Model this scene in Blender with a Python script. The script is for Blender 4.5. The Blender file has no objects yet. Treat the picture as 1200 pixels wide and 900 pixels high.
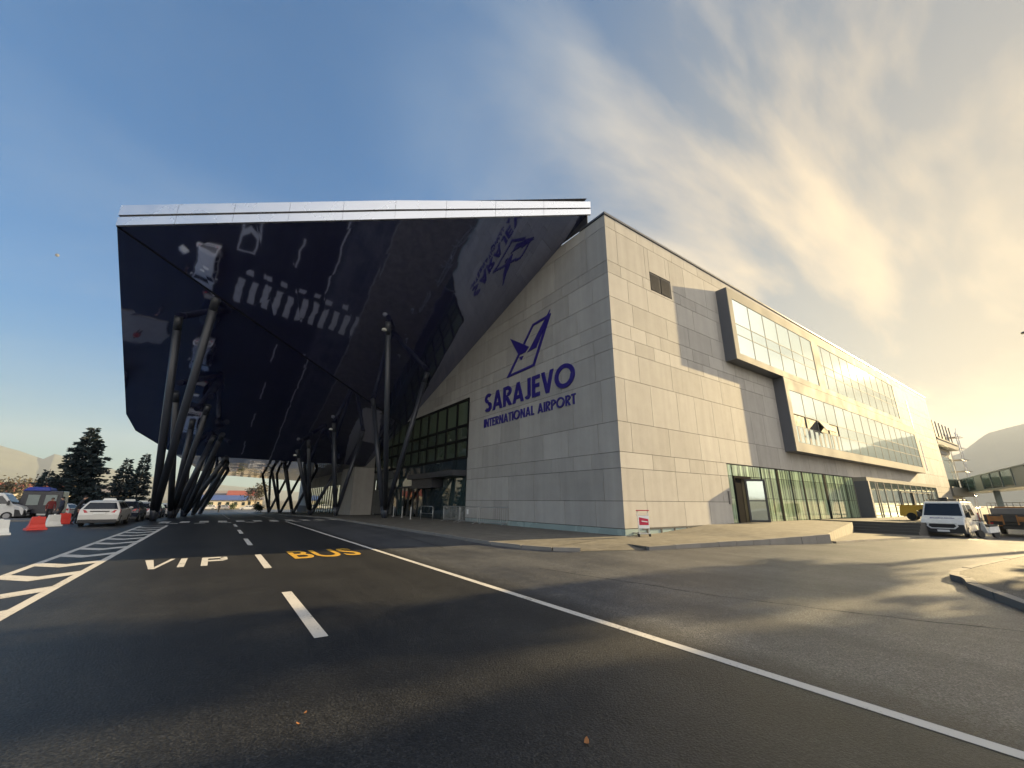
import bpy, math, random
from mathutils import Vector, Matrix
R = math.radians
rnd = random.Random(7)
S = bpy.context.scene
COL = S.collection

# ------------------------------------------------------------------ camera
# world axes: +y runs along the road, +x along the sunlit facade, z up; the camera stands at the origin
cam_rot = Matrix(((0.8173818, -0.1660794, -0.5516382), (-0.5760500, -0.2234677, -0.7862751), (0.0073108, 0.9604581, -0.2783284)))
camd = bpy.data.cameras.new('camera')
camo = bpy.data.objects.new('camera', camd)
COL.objects.link(camo)
camd.sensor_fit = 'HORIZONTAL'
camd.sensor_width = 36.0
camd.lens = 36.0 * 475.0 / 1200.0
camd.clip_start = 0.05
camd.clip_end = 30000
camo.matrix_world = Matrix.Translation((0, 0, 1.6)) @ cam_rot.to_4x4()
S.camera = camo

# ------------------------------------------------------------------ light
SUN_DIR = Vector((0.96, -0.138, 0.243)).normalized()       # towards the sun: low, from the right
SUN_EL = math.asin(SUN_DIR.z)
SUN_AZ = math.atan2(SUN_DIR.x, SUN_DIR.y)                  # clockwise from +y
SUN_STRENGTH = 3.8
SKY_STRENGTH = 0.05
EXPOSURE = 2.5
CLOUD_SHIFT = (5.3, 3.1, 0.0)
SKY_TINT_FAR = (0.08, 0.90, 1.36, 1)
SKY_TINT_SUN = (0.92, 0.84, 0.68, 1)

sd = bpy.data.lights.new('sun', 'SUN')
sd.energy = SUN_STRENGTH
sd.angle = R(0.5)
sd.color = (1.0, 0.75, 0.38)
so = bpy.data.objects.new('sun', sd)
COL.objects.link(so)
so.rotation_euler = SUN_DIR.to_track_quat('Z', 'Y').to_euler()

def NT(tree):
    """tiny helper: n('Type', {input: value or socket}, attr=...)"""
    def n(t, ins=None, **kw):
        nd = tree.nodes.new(t)
        for k, v in kw.items():
            setattr(nd, k, v)
        for k, v in (ins or {}).items():
            s = nd.inputs[k]
            if isinstance(v, bpy.types.NodeSocket):
                tree.links.new(v, s)
            else:
                s.default_value = v
        return nd
    return n

W = bpy.data.worlds.new('World')
S.world = W
W.use_nodes = True
wt = W.node_tree
wt.nodes.clear()
n = NT(wt)
sky = n('ShaderNodeTexSky', sky_type='NISHITA')
sky.sun_disc = False
sky.sun_elevation = SUN_EL
sky.sun_rotation = SUN_AZ
sky.altitude = 500
sky.air_density = 1.0
sky.dust_density = 1.0
sky.ozone_density = 2.0
tc = n('ShaderNodeTexCoord')
nrm = n('ShaderNodeVectorMath', {0: tc.outputs['Generated']}, operation='NORMALIZE')
sep = n('ShaderNodeSeparateXYZ', {0: nrm.outputs[0]})
den = n('ShaderNodeMath', {0: sep.outputs['Z'], 1: 0.16}, operation='ADD')
den = n('ShaderNodeMath', {0: den.outputs[0], 1: 0.05}, operation='MAXIMUM')
px = n('ShaderNodeMath', {0: sep.outputs['X'], 1: den.outputs[0]}, operation='DIVIDE')
py = n('ShaderNodeMath', {0: sep.outputs['Y'], 1: den.outputs[0]}, operation='DIVIDE')
pl = n('ShaderNodeCombineXYZ', {0: px.outputs[0], 1: py.outputs[0], 2: 0.0})
mp = n('ShaderNodeMapping', {'Vector': pl.outputs[0], 'Rotation': (0, 0, R(28)), 'Scale': (0.42, 0.95, 1.0), 'Location': CLOUD_SHIFT})
nz = n('ShaderNodeTexNoise', {'Vector': mp.outputs[0], 'Scale': 1.25, 'Detail': 8.0, 'Roughness': 0.57, 'Distortion': 0.6})
sdot = n('ShaderNodeVectorMath', {0: nrm.outputs[0], 1: SUN_DIR}, operation='DOT_PRODUCT')
near = n('ShaderNodeMapRange', {0: sdot.outputs['Value'], 1: 0.12, 2: 0.85, 3: 0.16, 4: 1.0}, interpolation_type='SMOOTHSTEP')
near2 = n('ShaderNodeMapRange', {0: sdot.outputs['Value'], 1: 0.25, 2: 1.0, 3: 0.0, 4: 1.0}, interpolation_type='SMOOTHSTEP')
# clear sky: deep blue away from the sun, warm close to it, with a soft shoulder round the glare
hz = n('ShaderNodeMapRange', {0: sep.outputs['Z'], 1: 0.0, 2: 0.38, 3: 1.0, 4: 0.0}, interpolation_type='SMOOTHSTEP')
fart = n('ShaderNodeMix', {0: hz.outputs[0], 6: SKY_TINT_FAR, 7: (0.62, 1.02, 1.12, 1)}, data_type='RGBA')
skyt = n('ShaderNodeMix', {0: near2.outputs[0], 6: fart.outputs[2], 7: SKY_TINT_SUN}, data_type='RGBA')
tint = n('ShaderNodeMix', {0: 1.0, 6: sky.outputs[0], 7: skyt.outputs[2]}, data_type='RGBA', blend_type='MULTIPLY')
lum = n('ShaderNodeRGBToBW', {0: tint.outputs[2]})
shd = n('ShaderNodeMath', {0: lum.outputs[0], 1: 1.0 / 4.0, 2: 1.0}, operation='MULTIPLY_ADD')
inv = n('ShaderNodeMath', {0: 0.72, 1: shd.outputs[0]}, operation='DIVIDE')
soft = n('ShaderNodeVectorMath', {0: tint.outputs[2], 'Scale': inv.outputs[0]}, operation='SCALE')
# thin high cloud
nz2 = n('ShaderNodeTexNoise', {'Vector': mp.outputs[0], 'Scale': 0.55, 'Detail': 3.0, 'Roughness': 0.5})
th = n('ShaderNodeMapRange', {0: nz2.outputs['Fac'], 1: 0.35, 2: 0.65, 3: 0.53, 4: 0.33})
crr = n('ShaderNodeMath', {0: nz.outputs['Fac'], 1: th.outputs[0]}, operation='SUBTRACT')
cr = n('ShaderNodeMapRange', {0: crr.outputs[0], 1: -0.04, 2: 0.26, 3: 0.0, 4: 1.0}, interpolation_type='SMOOTHSTEP')
# invented bright cloud, unseen behind the camera, added to fill the shaded wall
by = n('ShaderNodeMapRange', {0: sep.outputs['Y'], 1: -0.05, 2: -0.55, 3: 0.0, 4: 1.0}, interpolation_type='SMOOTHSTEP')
fill_bank = n('ShaderNodeMapRange', {0: nz2.outputs['Fac'], 1: 0.30, 2: 0.58, 3: 0.0, 4: 1.0}, interpolation_type='SMOOTHSTEP')
bk = n('ShaderNodeMath', {0: by.outputs[0], 1: fill_bank.outputs[0]}, operation='MULTIPLY')
cov0 = n('ShaderNodeMath', {0: cr.outputs[0], 1: near.outputs[0]}, operation='MULTIPLY')
veil = n('ShaderNodeMath', {0: near2.outputs[0], 1: 0.22}, operation='MULTIPLY')
cov1 = n('ShaderNodeMath', {0: cov0.outputs[0], 1: veil.outputs[0]}, operation='MAXIMUM')
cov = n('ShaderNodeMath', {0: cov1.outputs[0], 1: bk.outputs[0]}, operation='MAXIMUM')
cov = n('ShaderNodeMath', {0: cov.outputs[0], 1: 0.92}, operation='MULTIPLY')
ccol0 = n('ShaderNodeMix', {0: near2.outputs[0], 6: (1.7, 2.05, 2.3, 1), 7: (4.3, 3.35, 2.15, 1)}, data_type='RGBA')
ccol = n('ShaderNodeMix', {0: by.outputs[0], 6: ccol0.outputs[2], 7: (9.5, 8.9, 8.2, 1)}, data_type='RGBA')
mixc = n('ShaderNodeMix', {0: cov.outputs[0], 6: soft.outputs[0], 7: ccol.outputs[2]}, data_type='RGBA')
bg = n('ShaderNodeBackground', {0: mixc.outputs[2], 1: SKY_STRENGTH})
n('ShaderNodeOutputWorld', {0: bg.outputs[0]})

S.view_settings.view_transform = 'Standard'
S.view_settings.look = 'None'
S.view_settings.gamma = 1.0
S.view_settings.exposure = EXPOSURE
S.view_settings.use_curve_mapping = False
S.render.engine = 'CYCLES'
S.cycles.max_bounces = 8
S.cycles.use_denoising = True

# ------------------------------------------------------------------ materials
def mat(name):
    m = bpy.data.materials.new(name)
    m.use_nodes = True
    m.node_tree.nodes.clear()
    return m, NT(m.node_tree)

def finish(m, n, bsdf):
    n('ShaderNodeOutputMaterial', {0: bsdf.outputs[0]})
    return m

def simple(name, col, rough=0.5, metal=0.0, ior=1.5, var=0.12, scale=3.0, emit=None, bump=0.0):
    m, n = mat(name)
    geo = n('ShaderNodeNewGeometry')
    nz = n('ShaderNodeTexNoise', {'Vector': geo.outputs['Position'], 'Scale': scale, 'Detail': 4.0})
    lo = tuple(c * (1 - var) for c in col) + (1,)
    hi = tuple(min(1, c * (1 + var)) for c in col) + (1,)
    mx = n('ShaderNodeMix', {0: nz.outputs['Fac'], 6: lo, 7: hi}, data_type='RGBA')
    rr = n('ShaderNodeMapRange', {0: nz.outputs['Fac'], 1: 0.3, 2: 0.7, 3: max(0.0, rough - 0.06), 4: min(1, rough + 0.06)})
    b = n('ShaderNodeBsdfPrincipled', {'Base Color': mx.outputs[2], 'Roughness': rr.outputs[0], 'Metallic': metal, 'IOR': ior})
    if emit:
        b.inputs['Emission Color'].default_value = emit[0] + (1,)
        b.inputs['Emission Strength'].default_value = emit[1]
    if bump:
        bp = n('ShaderNodeBump', {'Height': nz.outputs['Fac'], 'Strength': bump, 'Distance': 0.02})
        m.node_tree.links.new(bp.outputs[0], b.inputs['Normal'])
    return finish(m, n, b)

def asphalt(name, dark, light, rough=0.82, worn=1.0):
    m, n = mat(name)
    geo = n('ShaderNodeNewGeometry')
    P = geo.outputs['Position']
    fine = n('ShaderNodeTexNoise', {'Vector': P, 'Scale': 55.0, 'Detail': 5.0, 'Roughness': 0.8})
    vor = n('ShaderNodeTexVoronoi', {'Vector': P, 'Scale': 48.0})
    big = n('ShaderNodeTexNoise', {'Vector': P, 'Scale': 0.45, 'Detail': 6.0, 'Roughness': 0.62})
    mp = n('ShaderNodeMapping', {'Vector': P, 'Scale': (1.6, 0.05, 1.0)})
    lane = n('ShaderNodeTexNoise', {'Vector': mp.outputs[0], 'Scale': 1.0, 'Detail': 4.0})
    mid = n('ShaderNodeTexNoise', {'Vector': P, 'Scale': 4.5, 'Detail': 8.0, 'Roughness': 0.7})
    a = n('ShaderNodeMath', {0: big.outputs['Fac'], 1: 0.45}, operation='MULTIPLY')
    b_ = n('ShaderNodeMath', {0: lane.outputs['Fac'], 1: 0.30, 2: a.outputs[0]}, operation='MULTIPLY_ADD')
    c_ = n('ShaderNodeMath', {0: mid.outputs['Fac'], 1: 0.25, 2: b_.outputs[0]}, operation='MULTIPLY_ADD')
    fac = n('ShaderNodeMapRange', {0: c_.outputs[0], 1: 0.42, 2: 0.60, 3: 0.0, 4: 1.0})
    col = n('ShaderNodeMix', {0: fac.outputs[0], 6: dark + (1,), 7: light + (1,)}, data_type='RGBA')
    sxyz = n('ShaderNodeSeparateXYZ', {0: P})
    wob = n('ShaderNodeMath', {0: mid.outputs['Fac'], 1: 0.5, 2: sxyz.outputs['X']}, operation='MULTIPLY_ADD')
    old = n('ShaderNodeMapRange', {0: wob.outputs[0], 1: 4.9, 2: 5.7, 3: 1.0, 4: worn})       # older, paler surface beyond the edge line
    fine2 = n('ShaderNodeMath', {0: old.outputs[0], 1: 1.0}, operation='MULTIPLY')
    sp0 = n('ShaderNodeMapRange', {0: fine.outputs['Fac'], 1: 0.36, 2: 0.66, 3: 0.15, 4: 2.1})
    sp = n('ShaderNodeMath', {0: sp0.outputs[0], 1: fine2.outputs[0]}, operation='MULTIPLY')
    col2 = n('ShaderNodeMix', {0: 1.0, 6: col.outputs[2], 7: sp.outputs[0]}, data_type='RGBA', blend_type='MULTIPLY')
    cell = n('ShaderNodeTexVoronoi', {'Vector': P, 'Scale': 70.0})
    cs = n('ShaderNodeSeparateColor', {0: cell.outputs['Color']})
    cv = n('ShaderNodeMapRange', {0: cs.outputs[0], 1: 0.0, 2: 1.0, 3: 0.3, 4: 1.75})
    col2 = n('ShaderNodeMix', {0: 1.0, 6: col2.outputs[2], 7: cv.outputs[0]}, data_type='RGBA', blend_type='MULTIPLY')
    chip = n('ShaderNodeMapRange', {0: vor.outputs['Distance'], 1: 0.0, 2: 0.26, 3: 0.75, 4: 0.0})
    col3 = n('ShaderNodeMix', {0: chip.outputs[0], 6: col2.outputs[2], 7: (0.06, 0.058, 0.054, 1)}, data_type='RGBA')
    hsum = n('ShaderNodeMath', {0: vor.outputs['Distance'], 1: -0.7, 2: fine.outputs['Fac']}, operation='MULTIPLY_ADD')
    bp = n('ShaderNodeBump', {'Height': hsum.outputs[0], 'Strength': 0.8, 'Distance': 0.005})
    b = n('ShaderNodeBsdfPrincipled', {'Base Color': col3.outputs[2], 'Roughness': rough, 'Normal': bp.outputs[0]})
    return finish(m, n, b)

def stone_mat(name, col):
    m, n = mat(name)
    geo = n('ShaderNodeNewGeometry')
    P = geo.outputs['Position']
    ri = geo.outputs['Random Per Island']
    nz = n('ShaderNodeTexNoise', {'Vector': P, 'Scale': 1.3, 'Detail': 8.0, 'Roughness': 0.65})
    st = n('ShaderNodeMapping', {'Vector': P, 'Scale': (2.2, 2.2, 0.12)})
    streak = n('ShaderNodeTexNoise', {'Vector': st.outputs[0], 'Scale': 1.0, 'Detail': 5.0})
    fine = n('ShaderNodeTexNoise', {'Vector': P, 'Scale': 40.0, 'Detail': 4.0})
    t = n('ShaderNodeMath', {0: ri, 1: 0.20, 2: 0.82}, operation='MULTIPLY_ADD')
    t2 = n('ShaderNodeMath', {0: nz.outputs['Fac'], 1: 0.26, 2: t.outputs[0]}, operation='MULTIPLY_ADD')
    t3 = n('ShaderNodeMath', {0: streak.outputs['Fac'], 1: 0.34, 2: t2.outputs[0]}, operation='MULTIPLY_ADD')
    t4 = n('ShaderNodeMath', {0: fine.outputs['Fac'], 1: 0.1, 2: t3.outputs[0]}, operation='MULTIPLY_ADD')
    t5 = n('ShaderNodeMath', {0: t4.outputs[0], 1: 0.33}, operation='SUBTRACT')
    mx = n('ShaderNodeMix', {0: 1.0, 6: col + (1,), 7: t5.outputs[0]}, data_type='RGBA', blend_type='MULTIPLY')
    bp = n('ShaderNodeBump', {'Height': fine.outputs['Fac'], 'Strength': 0.15, 'Distance': 0.01})
    b = n('ShaderNodeBsdfPrincipled', {'Base Color': mx.outputs[2], 'Roughness': 0.8, 'IOR': 1.3, 'Normal': bp.outputs[0]})
    return finish(m, n, b)

def panel_mirror(name, col, rough, ior, pu=1.5, tilt=0.013, metal=0.0, stint=(1, 1, 1)):
    """glossy cladding: every panel sits at a slightly different angle"""
    m, n = mat(name)
    geo = n('ShaderNodeNewGeometry')
    P = geo.outputs['Position']
    rot = n('ShaderNodeMapping', {'Vector': P, 'Rotation': (0, 0, R(30)), 'Scale': (1 / pu, 1 / (pu * 2.2), 0.0)})
    fl = n('ShaderNodeVectorMath', {0: rot.outputs[0]}, operation='FLOOR')
    wn = n('ShaderNodeTexWhiteNoise', {'Vector': fl.outputs[0]}, noise_dimensions='3D')
    s1 = n('ShaderNodeVectorMath', {0: wn.outputs['Color'], 1: (0.5, 0.5, 0.5)}, operation='SUBTRACT')
    s2 = n('ShaderNodeVectorMath', {0: s1.outputs[0], 'Scale': tilt}, operation='SCALE')
    nz = n('ShaderNodeTexNoise', {'Vector': P, 'Scale': 0.8, 'Detail': 1.0})
    s3 = n('ShaderNodeVectorMath', {0: nz.outputs['Color'], 1: (0.5, 0.5, 0.5)}, operation='SUBTRACT')
    s4 = n('ShaderNodeVectorMath', {0: s3.outputs[0], 'Scale': tilt * 1.6}, operation='SCALE')
    a1 = n('ShaderNodeVectorMath', {0: geo.outputs['Normal'], 1: s2.outputs[0]}, operation='ADD')
    a2 = n('ShaderNodeVectorMath', {0: a1.outputs[0], 1: s4.outputs[0]}, operation='ADD')
    nn = n('ShaderNodeVectorMath', {0: a2.outputs[0]}, operation='NORMALIZE')
    fr = n('ShaderNodeVectorMath', {0: rot.outputs[0]}, operation='FRACTION')
    sp = n('ShaderNodeSeparateXYZ', {0: fr.outputs[0]})
    e1 = n('ShaderNodeMath', {0: sp.outputs[0], 1: 0.007}, operation='LESS_THAN')
    e2 = n('ShaderNodeMath', {0: sp.outputs[1], 1: 0.004}, operation='LESS_THAN')
    e = n('ShaderNodeMath', {0: e1.outputs[0], 1: e2.outputs[0]}, operation='MAXIMUM')
    rg = n('ShaderNodeMath', {0: e.outputs[0], 1: 0.10, 2: rough}, operation='MULTIPLY_ADD')
    b = n('ShaderNodeBsdfPrincipled', {'Base Color': col + (1,), 'Roughness': rg.outputs[0], 'IOR': ior, 'Metallic': metal, 'Normal': nn.outputs[0], 'Specular Tint': stint + (1,)})
    return finish(m, n, b)

def glass_mirror(name, col, ior=1.9, rough=0.03, tilt=0.012, metal=0.0, var=0.5, drape=0.0):
    m, n = mat(name)
    geo = n('ShaderNodeNewGeometry')
    P = geo.outputs['Position']
    wn = n('ShaderNodeTexWhiteNoise', {'W': geo.outputs['Random Per Island']}, noise_dimensions='1D')
    s1 = n('ShaderNodeVectorMath', {0: wn.outputs['Color'], 1: (0.5, 0.5, 0.5)}, operation='SUBTRACT')
    s2 = n('ShaderNodeVectorMath', {0: s1.outputs[0], 'Scale': tilt}, operation='SCALE')
    nz = n('ShaderNodeTexNoise', {'Vector': P, 'Scale': 0.9, 'Detail': 1.0})
    s3 = n('ShaderNodeVectorMath', {0: nz.outputs['Color'], 1: (0.5, 0.5, 0.5)}, operation='SUBTRACT')
    s4 = n('ShaderNodeVectorMath', {0: s3.outputs[0], 'Scale': tilt}, operation='SCALE')
    a1 = n('ShaderNodeVectorMath', {0: geo.outputs['Normal'], 1: s2.outputs[0]}, operation='ADD')
    a2 = n('ShaderNodeVectorMath', {0: a1.outputs[0], 1: s4.outputs[0]}, operation='ADD')
    nn = n('ShaderNodeVectorMath', {0: a2.outputs[0]}, operation='NORMALIZE')
    v = n('ShaderNodeMath', {0: geo.outputs['Random Per Island'], 1: var, 2: 0.97 - var / 2}, operation='MULTIPLY_ADD')
    mx = n('ShaderNodeMix', {0: 1.0, 6: col + (1,), 7: v.outputs[0]}, data_type='RGBA', blend_type='MULTIPLY')
    if drape:                                               # folds of the curtains hung behind the panes
        dm = n('ShaderNodeMapping', {'Vector': P, 'Scale': (5.5, 5.5, 0.15)})
        dn_ = n('ShaderNodeTexNoise', {'Vector': dm.outputs[0], 'Scale': 1.0, 'Detail': 3.0})
        dr = n('ShaderNodeMapRange', {0: dn_.outputs['Fac'], 1: 0.35, 2: 0.65, 3: 1 - drape, 4: 1 + drape})
        mx = n('ShaderNodeMix', {0: 1.0, 6: mx.outputs[2], 7: dr.outputs[0]}, data_type='RGBA', blend_type='MULTIPLY')
    b = n('ShaderNodeBsdfPrincipled', {'Base Color': mx.outputs[2], 'Roughness': rough, 'IOR': ior, 'Metallic': metal, 'Normal': nn.outputs[0]})
    return finish(m, n, b)

def clear_glass(name, col=(0.9, 0.97, 0.93)):
    m, n = mat(name)
    t = n('ShaderNodeBsdfTransparent', {0: col + (1,)})
    g = n('ShaderNodeBsdfGlossy', {0: (1, 1, 1, 1), 'Roughness': 0.03})
    f = n('ShaderNodeFresnel', {'IOR': 1.5})
    mx = n('ShaderNodeMixShader', {0: f.outputs[0], 1: t.outputs[0], 2: g.outputs[0]})
    return finish(m, n, mx)

def foliage(name, dark, light):
    m, n = mat(name)
    geo = n('ShaderNodeNewGeometry')
    mx = n('ShaderNodeMix', {0: geo.outputs['Random Per Island'], 6: dark + (1,), 7: light + (1,)}, data_type='RGBA')
    b = n('ShaderNodeBsdfPrincipled', {'Base Color': mx.outputs[2], 'Roughness': 0.7})
    t = n('ShaderNodeBsdfTranslucent', {0: mx.outputs[2]})
    a = n('ShaderNodeMixShader', {0: 0.22, 1: b.outputs[0], 2: t.outputs[0]})
    return finish(m, n, a)

def painted(name, col, worn=(0.06, 0.06, 0.058)):
    m, n = mat(name)
    geo = n('ShaderNodeNewGeometry')
    a = n('ShaderNodeTexNoise', {'Vector': geo.outputs['Position'], 'Scale': 26.0, 'Detail': 8.0, 'Roughness': 0.75})
    c = n('ShaderNodeTexNoise', {'Vector': geo.outputs['Position'], 'Scale': 1.6, 'Detail': 4.0})
    s = n('ShaderNodeMath', {0: c.outputs['Fac'], 1: 0.5, 2: a.outputs['Fac']}, operation='MULTIPLY_ADD')
    f = n('ShaderNodeMapRange', {0: s.outputs[0], 1: 0.80, 2: 0.97, 3: 0.05, 4: 0.85})
    mx = n('ShaderNodeMix', {0: f.outputs[0], 6: col + (1,), 7: worn + (1,)}, data_type='RGBA')
    bp = n('ShaderNodeBump', {'Height': a.outputs['Fac'], 'Strength': 0.4, 'Distance': 0.004})
    b = n('ShaderNodeBsdfPrincipled', {'Base Color': mx.outputs[2], 'Roughness': 0.7, 'Normal': bp.outputs[0]})
    return finish(m, n, b)

def paving(name, col):
    m, n = mat(name)
    geo = n('ShaderNodeNewGeometry')
    P = geo.outputs['Position']
    br = n('ShaderNodeTexBrick', {'Vector': P, 'Color1': tuple(c * 0.88 for c in col) + (1,), 'Color2': tuple(c * 1.12 for c in col) + (1,),
                                   'Mortar': tuple(c * 0.5 for c in col) + (1,), 'Scale': 1.0, 'Mortar Size': 0.008, 'Brick Width': 0.4, 'Row Height': 0.2})
    nz = n('ShaderNodeTexNoise', {'Vector': P, 'Scale': 1.4, 'Detail': 8.0, 'Roughness': 0.7})
    v = n('ShaderNodeMapRange', {0: nz.outputs['Fac'], 1: 0.3, 2: 0.7, 3: 0.65, 4: 1.25})
    mx = n('ShaderNodeMix', {0: 1.0, 6: br.outputs['Color'], 7: v.outputs[0]}, data_type='RGBA', blend_type='MULTIPLY')
    bp = n('ShaderNodeBump', {'Height': br.outputs['Fac'], 'Strength': -0.3, 'Distance': 0.006})
    b = n('ShaderNodeBsdfPrincipled', {'Base Color': mx.outputs[2], 'Roughness': 0.85, 'Normal': bp.outputs[0]})
    return finish(m, n, b)

M = {}
M['asphalt'] = asphalt('asphalt', (0.007, 0.0078, 0.0098), (0.020, 0.0207, 0.0215), 0.50, 3.9)
M['asphalt_island'] = asphalt('island_asphalt', (0.03, 0.03, 0.03), (0.055, 0.054, 0.052))
M['ground'] = asphalt('outer_ground', (0.06, 0.06, 0.045), (0.14, 0.125, 0.09))
M['paving'] = paving('sidewalk_paving', (0.12, 0.11, 0.09))
M['kerb'] = stone_mat('kerb_stone', (0.20, 0.19, 0.175))
M['concrete'] = simple('concrete', (0.24, 0.22, 0.19), 0.85, var=0.3, scale=4, bump=0.3)
M['step'] = simple('dark_step_stone', (0.07, 0.068, 0.065), 0.8, var=0.2, scale=4)
M['white_paint'] = painted('white_road_paint', (0.52, 0.50, 0.46))
M['yellow_paint'] = painted('yellow_road_paint', (0.52, 0.29, 0.02))
M['seam'] = simple('tar_seam', (0.004, 0.004, 0.004), 0.9, ior=1.2, var=0.3)
M['stone'] = stone_mat('stone_cladding', (0.365, 0.35, 0.325))
M['joint'] = simple('joint_dark', (0.06, 0.055, 0.05), 0.9)  # matt dark backing behind slab joints, doorway and fascia gap
M['soffit'] = panel_mirror('soffit_panels', (0.018, 0.018, 0.095), 0.045, 4.6, stint=(0.74, 0.80, 1.0))
M['fascia'] = simple('fascia_aluminium', (0.70, 0.71, 0.73), 0.28, 0.7, var=0.03, scale=0.6)
M['dark_metal'] = simple('dark_grey_metal', (0.035, 0.037, 0.045), 0.35, var=0.15)
M['coping'] = simple('parapet_coping', (0.05, 0.052, 0.06), 0.4)
M['column'] = simple('column_steel', (0.034, 0.040, 0.056), 0.38, var=0.15, scale=1.2)
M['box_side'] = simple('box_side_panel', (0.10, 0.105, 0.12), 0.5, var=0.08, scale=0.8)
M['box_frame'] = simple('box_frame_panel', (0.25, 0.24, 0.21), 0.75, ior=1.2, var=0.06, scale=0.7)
M['glass'] = glass_mirror('facade_glass', (0.64, 0.72, 0.66), 2.0, 0.04, metal=0.9)
M['green_glass'] = glass_mirror('green_ground_glass', (0.20, 0.26, 0.17), 1.8, 0.05, var=1.1, drape=0.75)
M['dark_glass'] = glass_mirror('dark_glass', (0.02, 0.03, 0.035), 1.6, 0.03)
M['entrance_glass'] = glass_mirror('entrance_glass', (0.03, 0.05, 0.05), 2.3, 0.02, 0.006)
M['hall_glass'] = glass_mirror('hall_window_glass', (0.055, 0.072, 0.045), 2.2, 0.04, var=1.6)
M['car_glass'] = glass_mirror('vehicle_glass', (0.012, 0.016, 0.022), 1.55, 0.02, 0.0)
M['clear'] = clear_glass('door_glass')
M['plinth'] = simple('plinth_glass', (0.26, 0.33, 0.32), 0.25, var=0.15, scale=1.0)
M['logo'] = simple('logo_blue', (0.018, 0.010, 0.16), 0.4, var=0.03)
M['vent'] = simple('louvre_metal', (0.16, 0.15, 0.14), 0.5)
M['galv'] = simple('galvanised_steel', (0.42, 0.42, 0.42), 0.35, 0.7, var=0.15, scale=8)
M['lamp'] = simple('lamp_glass', (0.8, 0.8, 0.75), 0.2)
M['white'] = simple('white_plastic', (0.70, 0.70, 0.66), 0.5, var=0.1, scale=6)
M['red'] = simple('red_plastic', (0.62, 0.045, 0.03), 0.45, var=0.12, scale=6)
M['matt_black'] = simple('matt_black_frame', (0.012, 0.012, 0.013), 0.95, ior=1.08)
M['black'] = simple('black_rubber', (0.012, 0.012, 0.013), 0.7)
M['plastic_dark'] = simple('dark_plastic', (0.02, 0.021, 0.024), 0.55)
M['rim'] = simple('wheel_rim', (0.30, 0.30, 0.31), 0.35, 0.6)
M['car_white'] = simple('silver_white_paint', (0.60, 0.59, 0.56), 0.22, var=0.02)
M['car_dark'] = simple('dark_blue_car_paint', (0.015, 0.018, 0.03), 0.2, var=0.03)
M['car_silver'] = simple('silver_car_paint', (0.36, 0.36, 0.37), 0.25, 0.3, var=0.02)
M['van_white'] = simple('white_van_paint', (0.66, 0.66, 0.64), 0.25, var=0.03)
M['tail'] = simple('tail_light_red', (0.42, 0.02, 0.03), 0.15)
M['headlight'] = simple('headlight_glass', (0.55, 0.56, 0.58), 0.1)
M['plate'] = simple('number_plate', (0.72, 0.72, 0.70), 0.5, var=0.03)
M['blue_tarp'] = simple('blue_tarpaulin', (0.03, 0.045, 0.28), 0.6, var=0.3, scale=5, bump=0.5)
M['rust'] = simple('rusty_orange_paint', (0.30, 0.13, 0.035), 0.7, var=0.5, scale=5, bump=0.3)
M['truck_dark'] = simple('dirty_dark_steel', (0.05, 0.045, 0.038), 0.7, var=0.4, scale=5)
M['yellow'] = simple('yellow_machine_paint', (0.62, 0.36, 0.03), 0.45, var=0.12)
M['needles'] = foliage('spruce_needles', (0.008, 0.017, 0.021), (0.022, 0.041, 0.042))
M['pine'] = foliage('pine_needles', (0.03, 0.045, 0.02), (0.07, 0.09, 0.04))
M['bush'] = foliage('bush_leaves', (0.025, 0.04, 0.015), (0.07, 0.09, 0.03))
M['twigs'] = foliage('bare_twigs', (0.06, 0.06, 0.045), (0.12, 0.105, 0.08))
M['bark'] = simple('bark', (0.07, 0.05, 0.035), 0.9, var=0.35, scale=9, bump=0.6)
M['leaf'] = simple('dry_leaf', (0.24, 0.10, 0.03), 0.7)
M['skin'] = simple('skin', (0.45, 0.27, 0.19), 0.5)
M['cloth_dark'] = simple('dark_clothing', (0.015, 0.016, 0.022), 0.9)
M['cloth_navy'] = simple('navy_clothing', (0.02, 0.025, 0.05), 0.9)
M['cloth_red'] = simple('dark_red_jacket', (0.16, 0.02, 0.02), 0.85)
M['hair'] = simple('dark_hair', (0.012, 0.009, 0.007), 0.7)
M['house_wall'] = simple('pale_render', (0.50, 0.44, 0.34), 0.85, var=0.1, scale=0.6)
M['roof_red'] = simple('red_roof_tiles', (0.26, 0.075, 0.06), 0.8, var=0.2)
M['roof_blue'] = simple('blue_metal_roof', (0.06, 0.09, 0.22), 0.5, var=0.1)
M['roof_grey'] = simple('grey_roof_tiles', (0.14, 0.13, 0.14), 0.8, var=0.15)
M['jet_glass'] = glass_mirror('bridge_glass', (0.06, 0.11, 0.10), 1.6, 0.08)
M['jet_panel'] = simple('bridge_panel', (0.22, 0.26, 0.25), 0.45)
M['hill'] = simple('wooded_hill', (0.06, 0.065, 0.045), 0.95, var=0.5, scale=0.012)
M['ad_red'] = simple('orange_red_poster', (0.55, 0.10, 0.03), 0.5, var=0.3, scale=2)
M['trolley_red'] = simple('crimson_sign', (0.45, 0.012, 0.05), 0.4)

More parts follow.
